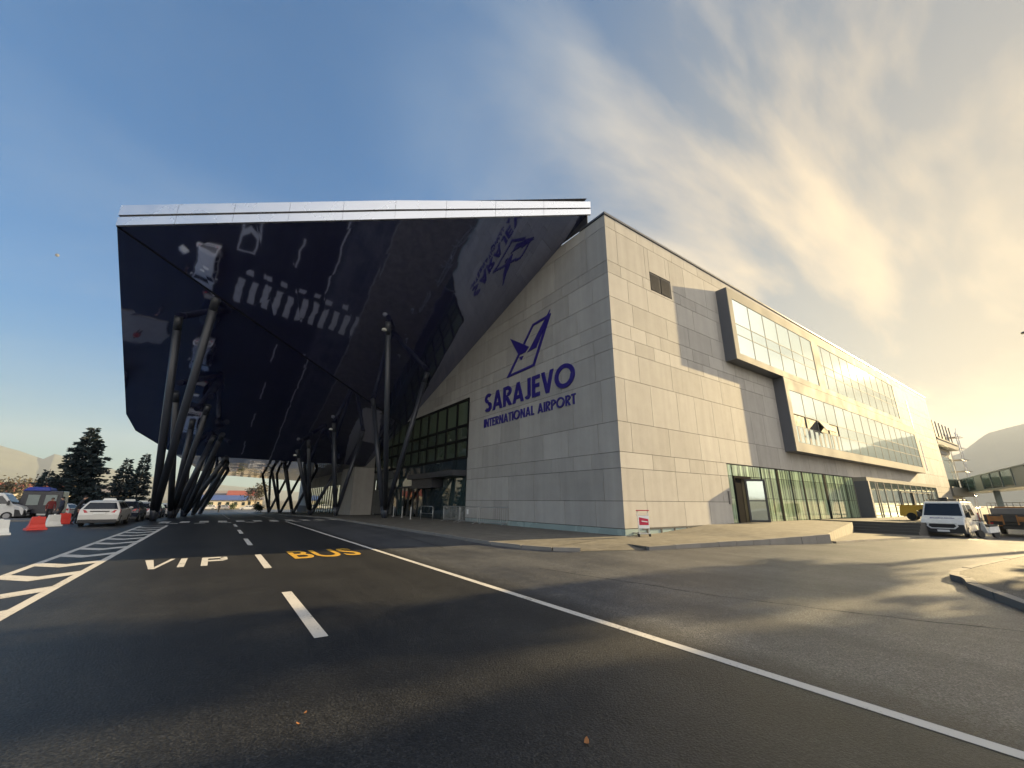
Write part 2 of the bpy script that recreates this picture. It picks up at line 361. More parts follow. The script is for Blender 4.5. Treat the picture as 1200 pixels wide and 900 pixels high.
# ------------------------------------------------------------------ mesh helpers
class MB:
    def __init__(s):
        s.v, s.f = [], []
    def add(s, vs, fs):
        b = len(s.v)
        s.v += [tuple(p) for p in vs]
        s.f += [tuple(b + i for i in f) for f in fs]
        return s
    def poly(s, pts):
        return s.add(pts, [tuple(range(len(pts)))])
    def box(s, x0, x1, y0, y1, z0, z1):
        vs = [(x, y, z) for z in (z0, z1) for y in (y0, y1) for x in (x0, x1)]
        return s.add(vs, [(0, 2, 3, 1), (4, 5, 7, 6), (0, 1, 5, 4), (1, 3, 7, 5), (3, 2, 6, 7), (2, 0, 4, 6)])
    def hexa(s, bottom, top):
        m = len(bottom)
        fs = [tuple(reversed(range(m))), tuple(range(m, 2 * m))]
        fs += [(i, (i + 1) % m, m + (i + 1) % m, m + i) for i in range(m)]
        return s.add(list(bottom) + list(top), fs)
    def prism(s, pts2, z0, z1):
        return s.hexa([(x, y, z0) for x, y in pts2], [(x, y, z1) for x, y in pts2])
    def tube(s, p, q, r0, r1=None, k=12, cap=True):
        r1 = r0 if r1 is None else r1
        p, q = Vector(p), Vector(q)
        d = (q - p).normalized()
        a = d.orthogonal().normalized()
        b = d.cross(a)
        vs = []
        for c, r in ((p, r0), (q, r1)):
            for i in range(k):
                t = 2 * math.pi * i / k
                vs.append(c + r * (math.cos(t) * a + math.sin(t) * b))
        fs = [(i, (i + 1) % k, k + (i + 1) % k, k + i) for i in range(k)]
        if cap:
            fs += [tuple(reversed(range(k))), tuple(range(k, 2 * k))]
        return s.add(vs, fs)
    def path(s, pts, r, k=8):
        for a, b in zip(pts, pts[1:]):
            s.tube(a, b, r, k=k)
        return s
    def lathe(s, c, prof, k=16):
        vs = [(c[0] + r * math.cos(2 * math.pi * i / k), c[1] + r * math.sin(2 * math.pi * i / k), c[2] + z) for r, z in prof for i in range(k)]
        fs = []
        for j in range(len(prof) - 1):
            fs += [(j * k + i, j * k + (i + 1) % k, (j + 1) * k + (i + 1) % k, (j + 1) * k + i) for i in range(k)]
        fs += [tuple(reversed(range(k))), tuple(range((len(prof) - 1) * k, len(prof) * k))]
        return s.add(vs, fs)
    def blob(s, c, r, k=10, j=6):
        vs, fs = [], []
        for a in range(j + 1):
            ph = math.pi * a / j
            for i in range(k):
                th = 2 * math.pi * i / k
                vs.append((c[0] + r[0] * math.sin(ph) * math.cos(th), c[1] + r[1] * math.sin(ph) * math.sin(th), c[2] + r[2] * math.cos(ph)))
        for a in range(j):
            fs += [(a * k + i, (a + 1) * k + i, (a + 1) * k + (i + 1) % k, a * k + (i + 1) % k) for i in range(k)]
        return s.add(vs, fs)
    def build(s, name, m, parent=None, world=False, smooth=False, bevel=0.0):
        off = Vector(parent_world(parent)) if (parent and world) else Vector((0, 0, 0))
        me = bpy.data.meshes.new(name)
        me.from_pydata([tuple(Vector(p) - off) for p in s.v], [], s.f)
        me.validate()
        me.materials.append(m)
        if smooth:
            for p in me.polygons:
                p.use_smooth = True
        o = bpy.data.objects.new(name, me)
        COL.objects.link(o)
        if parent:
            o.parent = parent
        if bevel:
            bv = o.modifiers.new('Bevel', 'BEVEL')
            bv.width = bevel
            bv.segments = 2
            bv.limit_method = 'ANGLE'
        return o

def parent_world(p):
    v = Vector((0, 0, 0))
    while p:
        v += p.location
        p = p.parent
    return v

def tag(o, label=None, cat=None, group=None, kind=None):
    if label: o['label'] = label
    if cat: o['category'] = cat
    if group: o['group'] = group
    if kind: o['kind'] = kind
    return o

def thing(name, label, cat, loc=(0, 0, 0), rz=0.0, group=None):
    o = bpy.data.objects.new(name, None)
    o.empty_display_size = 0.3
    COL.objects.link(o)
    o.location = loc
    o.rotation_euler = (0, 0, rz)
    return tag(o, label, cat, group)

def copy_tree(o, parent=None):
    c = o.copy()
    COL.objects.link(c)
    if parent:
        c.parent = parent
    for ch in list(o.children):
        copy_tree(ch, c)
    return c

def text_mesh(s, m, name, parent, origin, ex, ey, height=None, width=None, depth=0.02, bold=0.0, ez=None):
    """built-in font turned into a solid mesh; ex / ey give the reading and up directions"""
    cu = bpy.data.curves.new('lettering', 'FONT')
    cu.body = s
    cu.offset = bold
    cu.extrude = 0.5
    cu.resolution_u = 6
    to = bpy.data.objects.new('lettering', cu)
    COL.objects.link(to)
    dg = bpy.context.evaluated_depsgraph_get()
    dg.update()
    me = bpy.data.meshes.new_from_object(to.evaluated_get(dg))
    bpy.data.objects.remove(to)
    bpy.data.curves.remove(cu)
    xs = [v.co.x for v in me.vertices]; ys = [v.co.y for v in me.vertices]
    x0, x1, y0, y1 = min(xs), max(xs), min(ys), max(ys)
    ex, ey = Vector(ex), Vector(ey)
    ezv = ex.cross(ey).normalized()
    off = parent_world(parent) if parent else Vector((0, 0, 0))
    for v in me.vertices:
        u = (v.co.x - x0) / (x1 - x0) * width
        w = (v.co.y - y0) / (y1 - y0) * height
        v.co = Vector(origin) + ex * u + ey * w + ezv * (depth if v.co.z > 0 else 0.001) - off
    me.materials.clear()
    me.materials.append(m)
    o = bpy.data.objects.new(name, me)
    COL.objects.link(o)
    if parent:
        o.parent = parent
    return o

# ------------------------------------------------------------------ terrain
def lin(t, a, b, v):
    return v * min(1.0, max(0.0, (t - a) / (b - a)))

def gz(x, y):
    return lin(y, 40, 140, -1.65) + lin(x, 18, 42, -0.45)

def sheet(xs, ys, dz):
    mb = MB()
    nx = len(xs)
    mb.v = [(x, y, gz(x, y) + dz) for y in ys for x in xs]
    mb.f = [(j * nx + i, j * nx + i + 1, (j + 1) * nx + i + 1, (j + 1) * nx + i) for j in range(len(ys) - 1) for i in range(nx - 1)]
    return mb

g = sheet([-6000, -300, -60, -8.6, 18, 42, 70, 200, 6000], [-6000, -300, -40, 0, 40, 140, 300, 6000], 0.0).build('ground', M['ground'])
tag(g, kind='structure')
road = sheet([-32, -8.6, 0, 8, 18, 42, 70, 120], [-40, 0, 20, 40, 60, 100, 140, 165], 0.004).build('road', M['asphalt'])
tag(road, kind='structure')

def strip(mb, p, q, w, dz=0.008, cuts=(40.0,)):
    """flat painted line on the road from p to q (centre line)"""
    p, q = Vector(p), Vector(q)
    d = (q - p).normalized()
    nrm_ = Vector((-d.y, d.x)) * w / 2
    ts = [0.0, 1.0]
    for c in cuts:
        if (p.y - c) * (q.y - c) < 0:
            ts.append((c - p.y) / (q.y - p.y))
    ts.sort()
    for a, b in zip(ts, ts[1:]):
        A, B = p.lerp(q, a), p.lerp(q, b)
        mb.poly([(u.x, u.y, gz(u.x, u.y) + dz) for u in (A - nrm_, B - nrm_, B + nrm_, A + nrm_)])

mb = MB(); strip(mb, (4.66, -1.2), (4.70, 36.8), 0.14); mb.build('edge_line', M['white_paint'], road)
for k in range(6):
    y0 = 5.87 + 6.25 * k
    if y0 > 36: break
    mb = MB(); strip(mb, (1.33, y0), (1.33, y0 + 3.05), 0.16); mb.build('lane_dash', M['white_paint'], road)
for k in range(6):
    y0 = 46.0 + 6.25 * k
    mb = MB(); strip(mb, (1.33, y0), (1.33, y0 + 3.05), 0.14, cuts=(140,)); mb.build('lane_dash', M['white_paint'], road)
mb = MB(); strip(mb, (4.70, 44.0), (5.2, 90.0), 0.14); mb.build('edge_line', M['white_paint'], road)
# hatched strip between the lanes
mb = MB()
XL, XR = -3.38, -2.16
strip(mb, (XL, 6.0), (XL, 34.2), 0.15); strip(mb, (XR, 6.0), (XR, 34.2), 0.15)
strip(mb, (XL + 0.075, 34.1), (XR - 0.075, 34.1), 0.2)
xm = (XL + XR) / 2
y0 = 6.5
while y0 < 33.3:
    for xa, xb in ((XL + 0.076, xm), (xm, XR - 0.076)):
        ya = y0 + (0.55 if xa < xm - 0.1 else 0.0)
        yb = y0 + (0.0 if xb < xm + 0.1 else 0.55)
        mb.poly([(xa, ya, gz(0, ya) + 0.008), (xb, yb, gz(0, yb) + 0.008), (xb, yb + 0.62, gz(0, yb + 0.62) + 0.008), (xa, ya + 0.62, gz(0, ya + 0.62) + 0.008)])
    y0 += 2.08
mb.build('hatched_strip', M['white_paint'], road)
# zebra crossing and the give-way squares in front of it
mb = MB()
for k in range(11):
    x = -2.9 + k * 1.12
    mb.poly([(u, v, gz(0, v) + 0.008) for u, v in ((x, 37.4), (x + 0.55, 37.4), (x + 0.55, 39.98), (x, 39.98))])
mb.build('zebra_crossing', M['white_paint'], road)
mb = MB()
for k in range(7):
    x = -2.4 + k * 1.5
    mb.poly([(u, v, gz(0, v) + 0.008) for u, v in ((x, 36.2), (x + 0.62, 36.2), (x + 0.62, 36.75), (x, 36.75))])
mb.build('stop_squares', M['white_paint'], road)

def road_text(s, m, x0, x1, y0, y1):
    o = text_mesh(s, m, 'lettering', road, (x0, y0, 0.0075), (1, 0, 0), (0, 1, 0), height=y1 - y0, width=x1 - x0, depth=0.003, bold=0.012)
    return o
def flat_glyph(name, m, polys):
    mb = MB()
    for p in polys:
        mb.poly([(x, y, 0.008) for x, y in p])
    return mb.build(name, m, road)
# VIP drawn as straight strokes, stretched along the lane
flat_glyph('letter_v', M['white_paint'], [[(-1.26, 15.3), (-1.09, 15.3), (-0.90, 13.35), (-1.01, 13.35)], [(-0.90, 13.35), (-0.93, 13.75), (-0.72, 15.3), (-0.62, 15.3)]])
flat_glyph('letter_i', M['white_paint'], [[(-0.49, 13.4), (-0.35, 13.4), (-0.35, 15.25), (-0.49, 15.25)]])
flat_glyph('letter_p', M['white_paint'], [[(-0.02, 13.35), (0.12, 13.35), (0.12, 15.15), (-0.02, 15.15)], [(0.12, 14.85), (0.42, 14.85), (0.5, 15.0), (0.42, 15.15), (0.12, 15.15)],
            [(0.40, 14.42), (0.56, 14.42), (0.56, 15.05), (0.42, 15.15), (0.40, 14.85)], [(0.12, 14.2), (0.44, 14.2), (0.56, 14.42), (0.40, 14.5), (0.12, 14.5)]])
road_text('BUS', M['yellow_paint'], 2.12, 4.02, 13.55, 15.55)

# sealed cracks / construction seams in the asphalt
def seam(pts, w):
    mb = MB()
    fine = []
    for a, b in zip(pts, pts[1:]):
        for k in range(8):
            t = k / 8
            fine.append((a[0] + (b[0] - a[0]) * t + rnd.uniform(-.035, .035), a[1] + (b[1] - a[1]) * t + rnd.uniform(-.035, .035)))
    fine.append(pts[-1])
    for a, b in zip(fine, fine[1:]):
        strip(mb, a, b, w * rnd.uniform(0.5, 1.2), dz=0.006, cuts=())
    return mb.build('tar_seam', M['seam'], road)
seam([(6.9, 8.6), (7.4, 5.9), (7.6, 4.6), (8.28, 2.55), (9.0, 1.0)], 0.022)
seam([(9.4, 30), (7.6, 20), (6.9, 14)], 0.02)

# ------------------------------------------------------------------ pavements
side = MB()
outer = [(7.6, 110), (8.4, 60), (8.75, 40), (8.95, 24), (9.0, 18), (9.0, 14), (9.25, 12.4), (9.7, 11.3), (10.35, 10.65)]
inner_x = 15.95
top = []
prev = None
for (x, y) in outer:
    z = gz(x, y) + 0.12
    zi = gz(inner_x, y) + 0.12
    cur = ((x, y, z), (inner_x, max(y, 13.3), zi), (x, y, z - 0.3))
    if prev:
        side.poly([cur[0], cur[1], prev[1], prev[0]])
    prev = cur
    if x == 9.7: break
# corner fan towards the sunlit facade
Q = (15.95, 13.3, 0.12)
fan = [(10.9, 11.75, 0.12), (12.8, 10.75, 0.12), (12.65, 9.75, 0.12), (15.1, 9.3, 0.15), (18.7, 8.45, 0.21), (22.6, 7.65, 0.30)]
K0 = (10.35, 10.65, 0.12)
side.poly([(9.7, 11.3, 0.12), K0, fan[0]]); side.poly([(9.7, 11.3, 0.12), fan[0], Q]); side.poly([fan[0], fan[1], Q]); side.poly([fan[1], fan[3], fan[2]]); side.poly([fan[1], Q, fan[3]][::-1])
side.poly([fan[3], fan[4], (18.2, 13.3, 0.16)]); side.poly([fan[3], (18.2, 13.3, 0.16), Q])
side.poly([fan[4], (22.6, 13.3, 0.45), (18.2, 13.3, 0.16)]); side.poly([fan[4], fan[5], (22.6, 13.3, 0.45)])
# dropped kerb ramp
side.poly([(10.35, 10.65, 0.012), (12.65, 9.75, 0.012), (12.8, 10.75, 0.12), (10.9, 11.75, 0.12)])
side.poly([(10.35, 10.65, 0.012), fan[0], K0]); side.poly([(12.65, 9.75, 0.012), fan[2], fan[1]])
# raised landing in front of the shop windows, and the slope down to the road
side.poly([(22.6, 7.65, 0.30), (36.2, 10.6, 0.40), (36.2, 13.3, 0.45), (22.6, 13.3, 0.45)])
side.poly([(22.6, 7.65, 0.30), (22.6, 7.65, -0.3), (36.2, 10.6, -0.5), (36.2, 10.6, 0.40)])
side.poly([(22.7, 7.6, gz(22.7, 7) + 0.09), (36.2, 7.02, gz(36.2, 7) + 0.09), (36.2, 10.55, gz(36.2, 7) + 0.09)])
sw = side.build('sidewalk', M['paving'])
tag(sw, kind='structure')
k = MB()
def kerb_run(pts, w=0.14, h=0.02):
    for a, b in zip(pts, pts[1:]):
        A0, B0 = Vector(a), Vector(b)
        L_ = (B0 - A0).length
        ns = max(1, round(L_ / 1.0))
        d = (B0 - A0); d.z = 0; d.normalize()
        nn = Vector((-d.y, d.x, 0))
        for q in range(ns):
            g_ = 0.009 / L_
            jit = Vector((0, 0, rnd.uniform(-0.008, 0.006))) + nn * rnd.uniform(-0.006, 0.006)
            A_, B_ = A0.lerp(B0, q / ns + (g_ if q else 0)) + jit, A0.lerp(B0, (q + 1) / ns - g_) + jit
            lo = [A_ - nn * w, B_ - nn * w, B_, A_]
            k.hexa([(p.x, p.y, min(p.z - 0.14, gz(p.x, p.y) - 0.02)) for p in lo], [(p.x, p.y, p.z + h * 0.3) for p in lo])
kp = [(x, y, gz(x, y) + 0.12) for x, y in outer]
kerb_run(kp)
kerb_run([fan[2], fan[3], fan[4], fan[5]])
kerb_run([(22.9, 7.58, gz(22.9, 7) + 0.09), (36.2, 7.0, gz(36.2, 7) + 0.09)])
k.build('kerb', M['kerb'], sw)
# traffic island on the right
isl = MB()
iso = [(40, 1.55), (22.6, 2.05), (16.2, 2.40), (14.2, 2.52), (13.55, 2.42), (13.25, 2.2), (12.9, 2.1), (12.4, 2.0), (10.55, 1.12), (8.4, -0.3), (7.6, -3.0), (7.6, -30), (60, -30)]
isl.poly([(x, y, 0.125 + gz(x, y)) for x, y in iso][::-1])
island = isl.build('traffic_island', M['asphalt_island'])
tag(island, kind='structure')
k = MB()
kerb_run([(x, y, gz(x, y) + 0.128) for x, y in iso[:-2]][::-1], w=0.16)
k2 = k
k2.build('kerb', M['kerb'], island)
# far left island beyond the barriers
li = MB()
li.prism([(-44, 49), (-8.9, 47.5), (-8.6, 49.5), (-9.2, 51), (-44, 58)], -0.4, -0.02)
lis = li.build('pavement', M['kerb'])
tag(lis, kind='structure')

# ------------------------------------------------------------------ terminal
CX, CY, TOP = 15.68, 13.19, 17.7
term = thing('airport_terminal', 'large stone clad airport terminal with a dark mirrored canopy on slanted columns', 'building', (CX, CY, 0))
ROWS = [0.42, 1.66, 3.2, 3.98, 5.5, 7.78, 9.33, 10.15, 11.0, 12.38, 13.86, 14.62, 16.85, 17.62]
JG = 0.011

def clad(name, u0, u1, holes, plane, rows=ROWS, seed=1):
    """stone slabs in courses of unequal height; holes are (u0,u1,z0,z1)"""
    rr = random.Random(seed)
    mb, bk = MB(), MB()
    d0, d1 = 0.05, 0.0
    def put(m_, a, b, z0, z1, o0, o1):
        if plane == 'x':
            m_.box(CX + o1, CX + o0, a, b, z0, z1)
        else:
            m_.box(a, b, CY + o1, CY + o0, z0, z1)
    def cells(a, b, z0, z1):
        out = [(a, b, z0, z1)]
        for h in holes:
            nxt = []
            for c in out:
                if h[1] <= c[0] or h[0] >= c[1] or h[3] <= c[2] or h[2] >= c[3]:
                    nxt.append(c); continue
                if c[0] < h[0]: nxt.append((c[0], h[0], c[2], c[3]))
                if c[1] > h[1]: nxt.append((h[1], c[1], c[2], c[3]))
                xa, xb = max(c[0], h[0]), min(c[1], h[1])
                if c[2] < h[2]: nxt.append((xa, xb, c[2], h[2]))
                if c[3] > h[3]: nxt.append((xa, xb, h[3], c[3]))
            out = nxt
        return out
    for z0, z1 in zip(rows, rows[1:]):
        hgt = z1 - z0
        u = u0
        first = True
        while u < u1 - 0.01:
            L = rr.uniform(1.3, 2.1) if hgt < 1.0 else rr.uniform(1.7, 3.3)
            if first:
                L = rr.uniform(0.7, 2.6); first = False
            v = min(u + L, u1)
            if u1 - v < 0.6: v = u1
            for (a, b, c, d) in cells(u, v, z0, z1):
                if b - a > 0.06 and d - c > 0.06:
                    put(mb, a + JG, b - JG, c + JG, d - JG, d0, d1)
            u = v
    for (a, b, c, d) in cells(u0 + 0.08, u1, -2.2, rows[-1]):
        put(bk, a, b, c, d, 0.30, 0.028)
    w = mb.build(name, M['stone'], term, world=True)
    bk.build('joint_backing', M['joint'], w)
    return w
left_holes = [(28.4, 52.0, -3, 9.75), (58.0, 95.0, -3, 3.9)]
lw = clad('stone_wall', CY + 0.05 - JG, 108.0, left_holes, 'x', seed=3)
right_holes = [(25.5, 47.6, -3, 3.95), (51.7, 78.5, -3, 3.6), (19.5, 21.62, 14.0, 15.25)]
rw = clad('stone_wall', CX - JG, 88.3, right_holes, 'y', seed=11)
# fix the backings' positions (children of walls share the same origin)
mb = MB()
mb.box(CX + 0.32, 88.2, CY + 0.32, 75, 17.3, 17.55)          # roof slab
mb.box(88.0, 88.2, CY + 0.32, 75, -1, 17.3)
mb.build('roof', M['dark_metal'], term, world=True)
mb = MB()
mb.box(CX - 0.06, 88.36, CY - 0.06, CY + 0.4, 17.63, 17.76)
mb.box(CX - 0.06, CX + 0.4, CY + 0.402, 15.2, 17.63, 17.76)
mb.build('parapet_coping', M['coping'], term, world=True)
mb = MB()
mb.box(CX - 0.02, CX + 0.3, CY + 0.05, 28.3, -0.2, 0.40)
mb.build('plinth', M['plinth'], term, world=True)
mb = MB()
mb.box(CX - 0.02, 22.6, CY - 0.03, CY + 0.049, -0.2, 0.40)
mb.build('plinth', M['plinth'], term, world=True)
mb = MB()
for x in (17.2, 18.3, 19.4, 20.5, 21.6):
    mb.box(x, x + 0.1, CY - 0.06, CY - 0.031, 0.13, 0.40)
mb.box(16.9, 22.0, CY - 0.07, CY - 0.032, 0.36, 0.43)
mb.build('plinth_rail', M['dark_metal'], term, world=True)
# louvre vent
v0 = MB()
v0.box(19.55, 20.52, CY + 0.02, CY + 0.08, 14.05, 15.2); v0.box(20.60, 21.57, CY + 0.02, CY + 0.08, 14.05, 15.2)
vent = v0.build('louvre_vent', M['dark_metal'], term, world=True)
sl = MB()
for (a, b) in ((19.55, 20.52), (20.60, 21.57)):
    for q in range(16):
        z = 14.08 + q * 0.07
        sl.hexa([(a, CY - 0.01, z), (b, CY - 0.01, z), (b, CY + 0.019, z + 0.03), (a, CY + 0.019, z + 0.03)],
                [(a, CY - 0.01, z + 0.012), (b, CY - 0.01, z + 0.012), (b, CY + 0.019, z + 0.042), (a, CY + 0.019, z + 0.042)])
sl.build('slats', M['vent'], vent)
for o in vent.children:
    for v in o.data.vertices: v.co -= Vector((CX, CY, 0))
for w in (lw, rw):
    for o in w.children:
        for v in o.data.vertices: v.co -= Vector((CX, CY, 0))

# --- the sign on the shaded wall (emblem, name)
def wall_prism(name, polys, m, depth=0.05):
    mb = MB()
    for p in polys:
        mb.hexa([(CX - 0.001, y, z) for y, z in p], [(CX - depth, y, z) for y, z in p])
    return mb.build(name, m, term, world=True)
o_ = [(19.93, 13.18), (18.02, 13.24), (19.78, 10.13), (22.98, 10.08)]
i_ = [(19.85, 13.02), (18.36, 13.06), (19.93, 10.31), (22.52, 10.25)]
ring = [[o_[q], o_[(q + 1) % 4], i_[(q + 1) % 4], i_[q]] for q in range(4)]
bird = [[(22.58, 13.0), (20.34, 11.67), (20.80, 11.38), (21.51, 11.40)],
        [(20.53, 11.32), (20.16, 11.56), (18.60, 13.05), (18.09, 13.53), (18.40, 12.9), (19.55, 11.37)],
        [(21.455, 11.226), (20.981, 11.192), (21.233, 10.953)]]
wall_prism('emblem_frame', ring, M['logo'], 0.05)
wall_prism('emblem_bird', bird, M['logo'], 0.054)

class Pen:
    """geometric capital letters made of thick strokes, in letter units (height 1)"""
    def __init__(s, t): s.t = t; s.q = []
    def line(s, a, b):
        a, b = Vector(a), Vector(b)
        d = (b - a).normalized(); nn = Vector((-d.y, d.x)) * s.t / 2
        s.q.append([a - nn, b - nn, b + nn, a + nn]); return s
    def slant(s, x0, x1, y0, y1, t):                       # stroke with horizontal ends
        s.q.append([(x0 - t / 2, y0), (x0 + t / 2, y0), (x1 + t / 2, y1), (x1 - t / 2, y1)]); return s
    def arc(s, c, rx, ry, a0, a1, k=20):
        t = s.t / 2
        for i in range(k):
            u, v = R(a0 + (a1 - a0) * i / k), R(a0 + (a1 - a0) * (i + 1) / k)
            s.q.append([(c[0] + (rx - t) * math.cos(u), c[1] + (ry - t) * math.sin(u)), (c[0] + (rx - t) * math.cos(v), c[1] + (ry - t) * math.sin(v)),
                        (c[0] + (rx + t) * math.cos(v), c[1] + (ry + t) * math.sin(v)), (c[0] + (rx + t) * math.cos(u), c[1] + (ry + t) * math.sin(u))])
        return s
def glyph(ch, t):
    p = Pen(t); h = t / 2
    if ch == 'S': p.arc((0.27, 0.73), 0.27 - h * .9, 0.27 - h, 35, 270, 16).arc((0.27, 0.27), 0.27 - h * .9 + .01, 0.27 - h + t * .0 + .0, 90, -145, 16); w = 0.55
    elif ch == 'A': p.slant(h, 0.37, 0, 1, t).slant(0.74 - h, 0.37, 0, 1, t).line((0.17, 0.27), (0.57, 0.27)); w = 0.74
    elif ch == 'R': p.slant(h, h, 0, 1, t).line((t, 1 - h), (0.30, 1 - h)).line((t, 0.47), (0.30, 0.47)).arc((0.30, 0.735), 0.265 - h + .03, 0.265 - h + .0, -90, 90).slant(0.52, 0.27, 0, 0.43, t * 1.1); w = 0.6
    elif ch == 'J': p.slant(0.36 - h, 0.36 - h, 0.2, 1, t).arc((0.18 - .0, 0.2), 0.18 - h, 0.2 - h, -165, 0); w = 0.38
    elif ch == 'E': p.slant(h, h, 0, 1, t).line((t, 1 - h), (0.46, 1 - h)).line((t, 0.52), (0.43, 0.52)).line((t, h), (0.46, h)); w = 0.48
    elif ch == 'V': p.slant(0.34, h, 0, 1, t).slant(0.34, 0.68 - h, 0, 1, t); w = 0.68
    elif ch == 'O': p.arc((0.5, 0.5), 0.5 - h, 0.52 - h, 0, 360, 40); w = 1.0
    elif ch == 'I': p.slant(h, h, 0, 1, t); w = t
    elif ch == 'N': p.slant(h, h, 0, 1, t).slant(0.66 - h, 0.66 - h, 0, 1, t).slant(0.66 - h * 1.4, h * 1.4, 0, 1, t); w = 0.66
    elif ch == 'T': p.slant(0.25, 0.25, 0, 1 - t, t).line((0, 1 - h), (0.5, 1 - h)); w = 0.5
    elif ch == 'L': p.slant(h, h, 0, 1, t).line((t, h), (0.42, h)); w = 0.42
    elif ch == 'P': p.slant(h, h, 0, 1, t).line((t, 1 - h), (0.30, 1 - h)).line((t, 0.45), (0.30, 0.45)).arc((0.30, 0.725), 0.275 - h + .03, 0.275 - h, -90, 90); w = 0.58
    else: w = 0.3
    return p.q, w
def wall_word(word, y_left, y_right, z0, z1, t, gap, name, m):
    """writing on the wall x = CX, read from -x, so letters advance towards -y"""
    gl = [glyph(c, t) for c in word]
    total = sum(w for q, w in gl) + gap * (len(word) - 1)
    sy = (y_left - y_right) / total
    u = 0.0
    for idx, (q, w) in enumerate(gl):
        mb = MB()
        for kk, p in enumerate(q):
            dd = 0.045 + 0.0011 * kk                        # strokes never share a plane
            pts = [(y_left - (u + a[0]) * sy, z0 + a[1] * (z1 - z0)) for a in p]
            mb.hexa([(CX - 0.001, yy, zz) for yy, zz in pts], [(CX - dd, yy, zz) for yy, zz in pts])
        if q:
            mb.build(name, m, term, world=True)
        u += w + gap
wall_word('SARAJEVO', 25.87, 16.05, 8.03, 9.46, 0.185, 0.07, 'large_letter', M['logo'])
wall_word('INTERNATIONAL AIRPORT', 25.95, 16.05, 6.90, 7.52, 0.165, 0.11, 'small_letter', M['logo'])

# --- projecting glass boxes on the sunlit facade
YB = 12.4
def facade_box(name, x0, x1, z0, z1, gx0, gx1, gz0, gz1, rows, step, pil=None, skip=None):
    mb = MB()
    mb.box(x0, x1, YB + 0.06, CY + 0.02, z0, z1)
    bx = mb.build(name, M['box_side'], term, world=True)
    fr = MB()                                               # flat frame on the front face
    fr.box(x0, x1, YB, YB + 0.058, gz1, z1 - 0.0)
    fr.box(x0, x1, YB, YB + 0.058, z0, gz0)
    fr.box(x0, gx0, YB, YB + 0.058, gz0, gz1)
    fr.box(gx1, x1, YB, YB + 0.058, gz0, gz1)
    if pil:
        fr.box(pil[0], pil[1], YB, YB + 0.058, gz0, gz1)
    f = fr.build('front_frame', M['box_frame'], bx)
    mu = MB()
    x = gx0
    xs = []
    while x < gx1 - 0.3:
        xs.append(x); x += step
    xs.append(gx1)
    for a, b in zip(xs, xs[1:]):
        if pil and a < pil[1] and b > pil[0]:
            if a < pil[0] - 0.2: b = pil[0]
            elif b > pil[1] + 0.2: a = pil[1]
            else: continue
        gl = MB()
        for c, d in zip(rows, rows[1:]):
            if skip and a >= skip[0] - 0.1 and b <= skip[1] + 0.1 and c >= skip[2] - 0.05 and d <= skip[3] + 0.05:
                continue
            gl.box(a + 0.03, b - 0.03, YB + 0.03, YB + 0.05, c + 0.025, d - 0.025)
        gl.build('window', M['glass'], bx)
    for a in xs[1:-1]:
        mu.box(a - 0.03, a + 0.03, YB + 0.012, YB + 0.056, gz0, gz1)
    for c in rows[1:-1]:
        mu.box(gx0, gx1, YB + 0.016, YB + 0.054, c - 0.025, c + 0.025)
    mu.build('mullions', M['box_frame'], bx)
    for o in bx.children:
        for v in o.data.vertices: v.co -= Vector((CX, CY, 0))
    return bx
ub = facade_box('upper_window_box', 27.3, 66.5, 11.02, 16.42, 27.85, 65.9, 11.5, 15.68, [11.5, 12.94, 13.77, 15.68], 2.28, (41.6, 43.1))
lb = facade_box('lower_window_box', 34.25, 71.4, 5.32, 11.0, 34.85, 70.7, 6.0, 10.07, [6.0, 7.26, 8.2, 10.07], 2.28, None, (34.8, 44.1, 7.26, 8.2))
# the dark bay with a top-hung sash standing open
mb = MB(); mb.box(34.88, 43.97, YB + 0.05, YB + 0.057, 7.29, 8.17)
ow = mb.build('dark_window', M['black'], lb)
mb = MB()
mb.hexa([(39.5, YB + 0.02, 8.14), (41.6, YB + 0.02, 8.14), (41.6, YB - 0.42, 7.34), (39.5, YB - 0.42, 7.34)],
        [(39.5, YB - 0.03, 8.16), (41.6, YB - 0.03, 8.16), (41.6, YB - 0.47, 7.36), (39.5, YB - 0.47, 7.36)])
os_ = mb.build('open_sash', M['box_frame'], lb)
bl_ = []
for q in range(9):
    x = 35.2 + q * 0.98
    mb = MB(); mb.box(x, x + 0.32, YB + 0.018, YB + 0.0295, 6.06, 7.2)
    bl_.append(mb.build('blind_strip', M['box_frame'], lb))
for o in [ow, os_] + bl_:
    for v in o.data.vertices: v.co -= Vector((CX, CY, 0))

# --- ground floor glazing on the sunlit side
xs = [25.55, 26.1] + [29.9, 32.3, 34.4, 36.5, 38.6, 40.8, 43.0, 45.3, 47.55]
pts_rows = [0.45, 1.9, 3.25, 3.93]
def each(name, m, boxes):
    for q in boxes:
        mb = MB(); mb.box(*q); mb.build(name, m, term, world=True)
for a, b in zip(xs, xs[1:]):
    mb = MB()
    for c, d in zip(pts_rows, pts_rows[1:]):
        if a == 26.1 and c < 3.0:
            mb.box(28.3, b - 0.03, CY + 0.04, CY + 0.07, c + 0.01, d - 0.01); continue
        mb.box(a + 0.03, b - 0.03, CY + 0.04, CY + 0.07, c + 0.01, d - 0.01)
    mb.build('shop_window', M['green_glass'], term, world=True)
WD = (0.05, 0.07, 0.3, 0.06, 0.22, 0.07, 0.4, 0.06, 0.06)
each('shop_mullion', M['matt_black'], [(x - WD[i] / 2, x + WD[i] / 2, CY + 0.005, CY + 0.038, 0.45, 3.93) for i, x in enumerate(xs[1:-1])] + [(28.18, 28.3, CY - 0.02, CY + 0.038, 0.45, 3.24)])
mb = MB()
mb.box(26.2, 27.3, CY + 0.12, CY + 0.2, 0.45, 3.2)
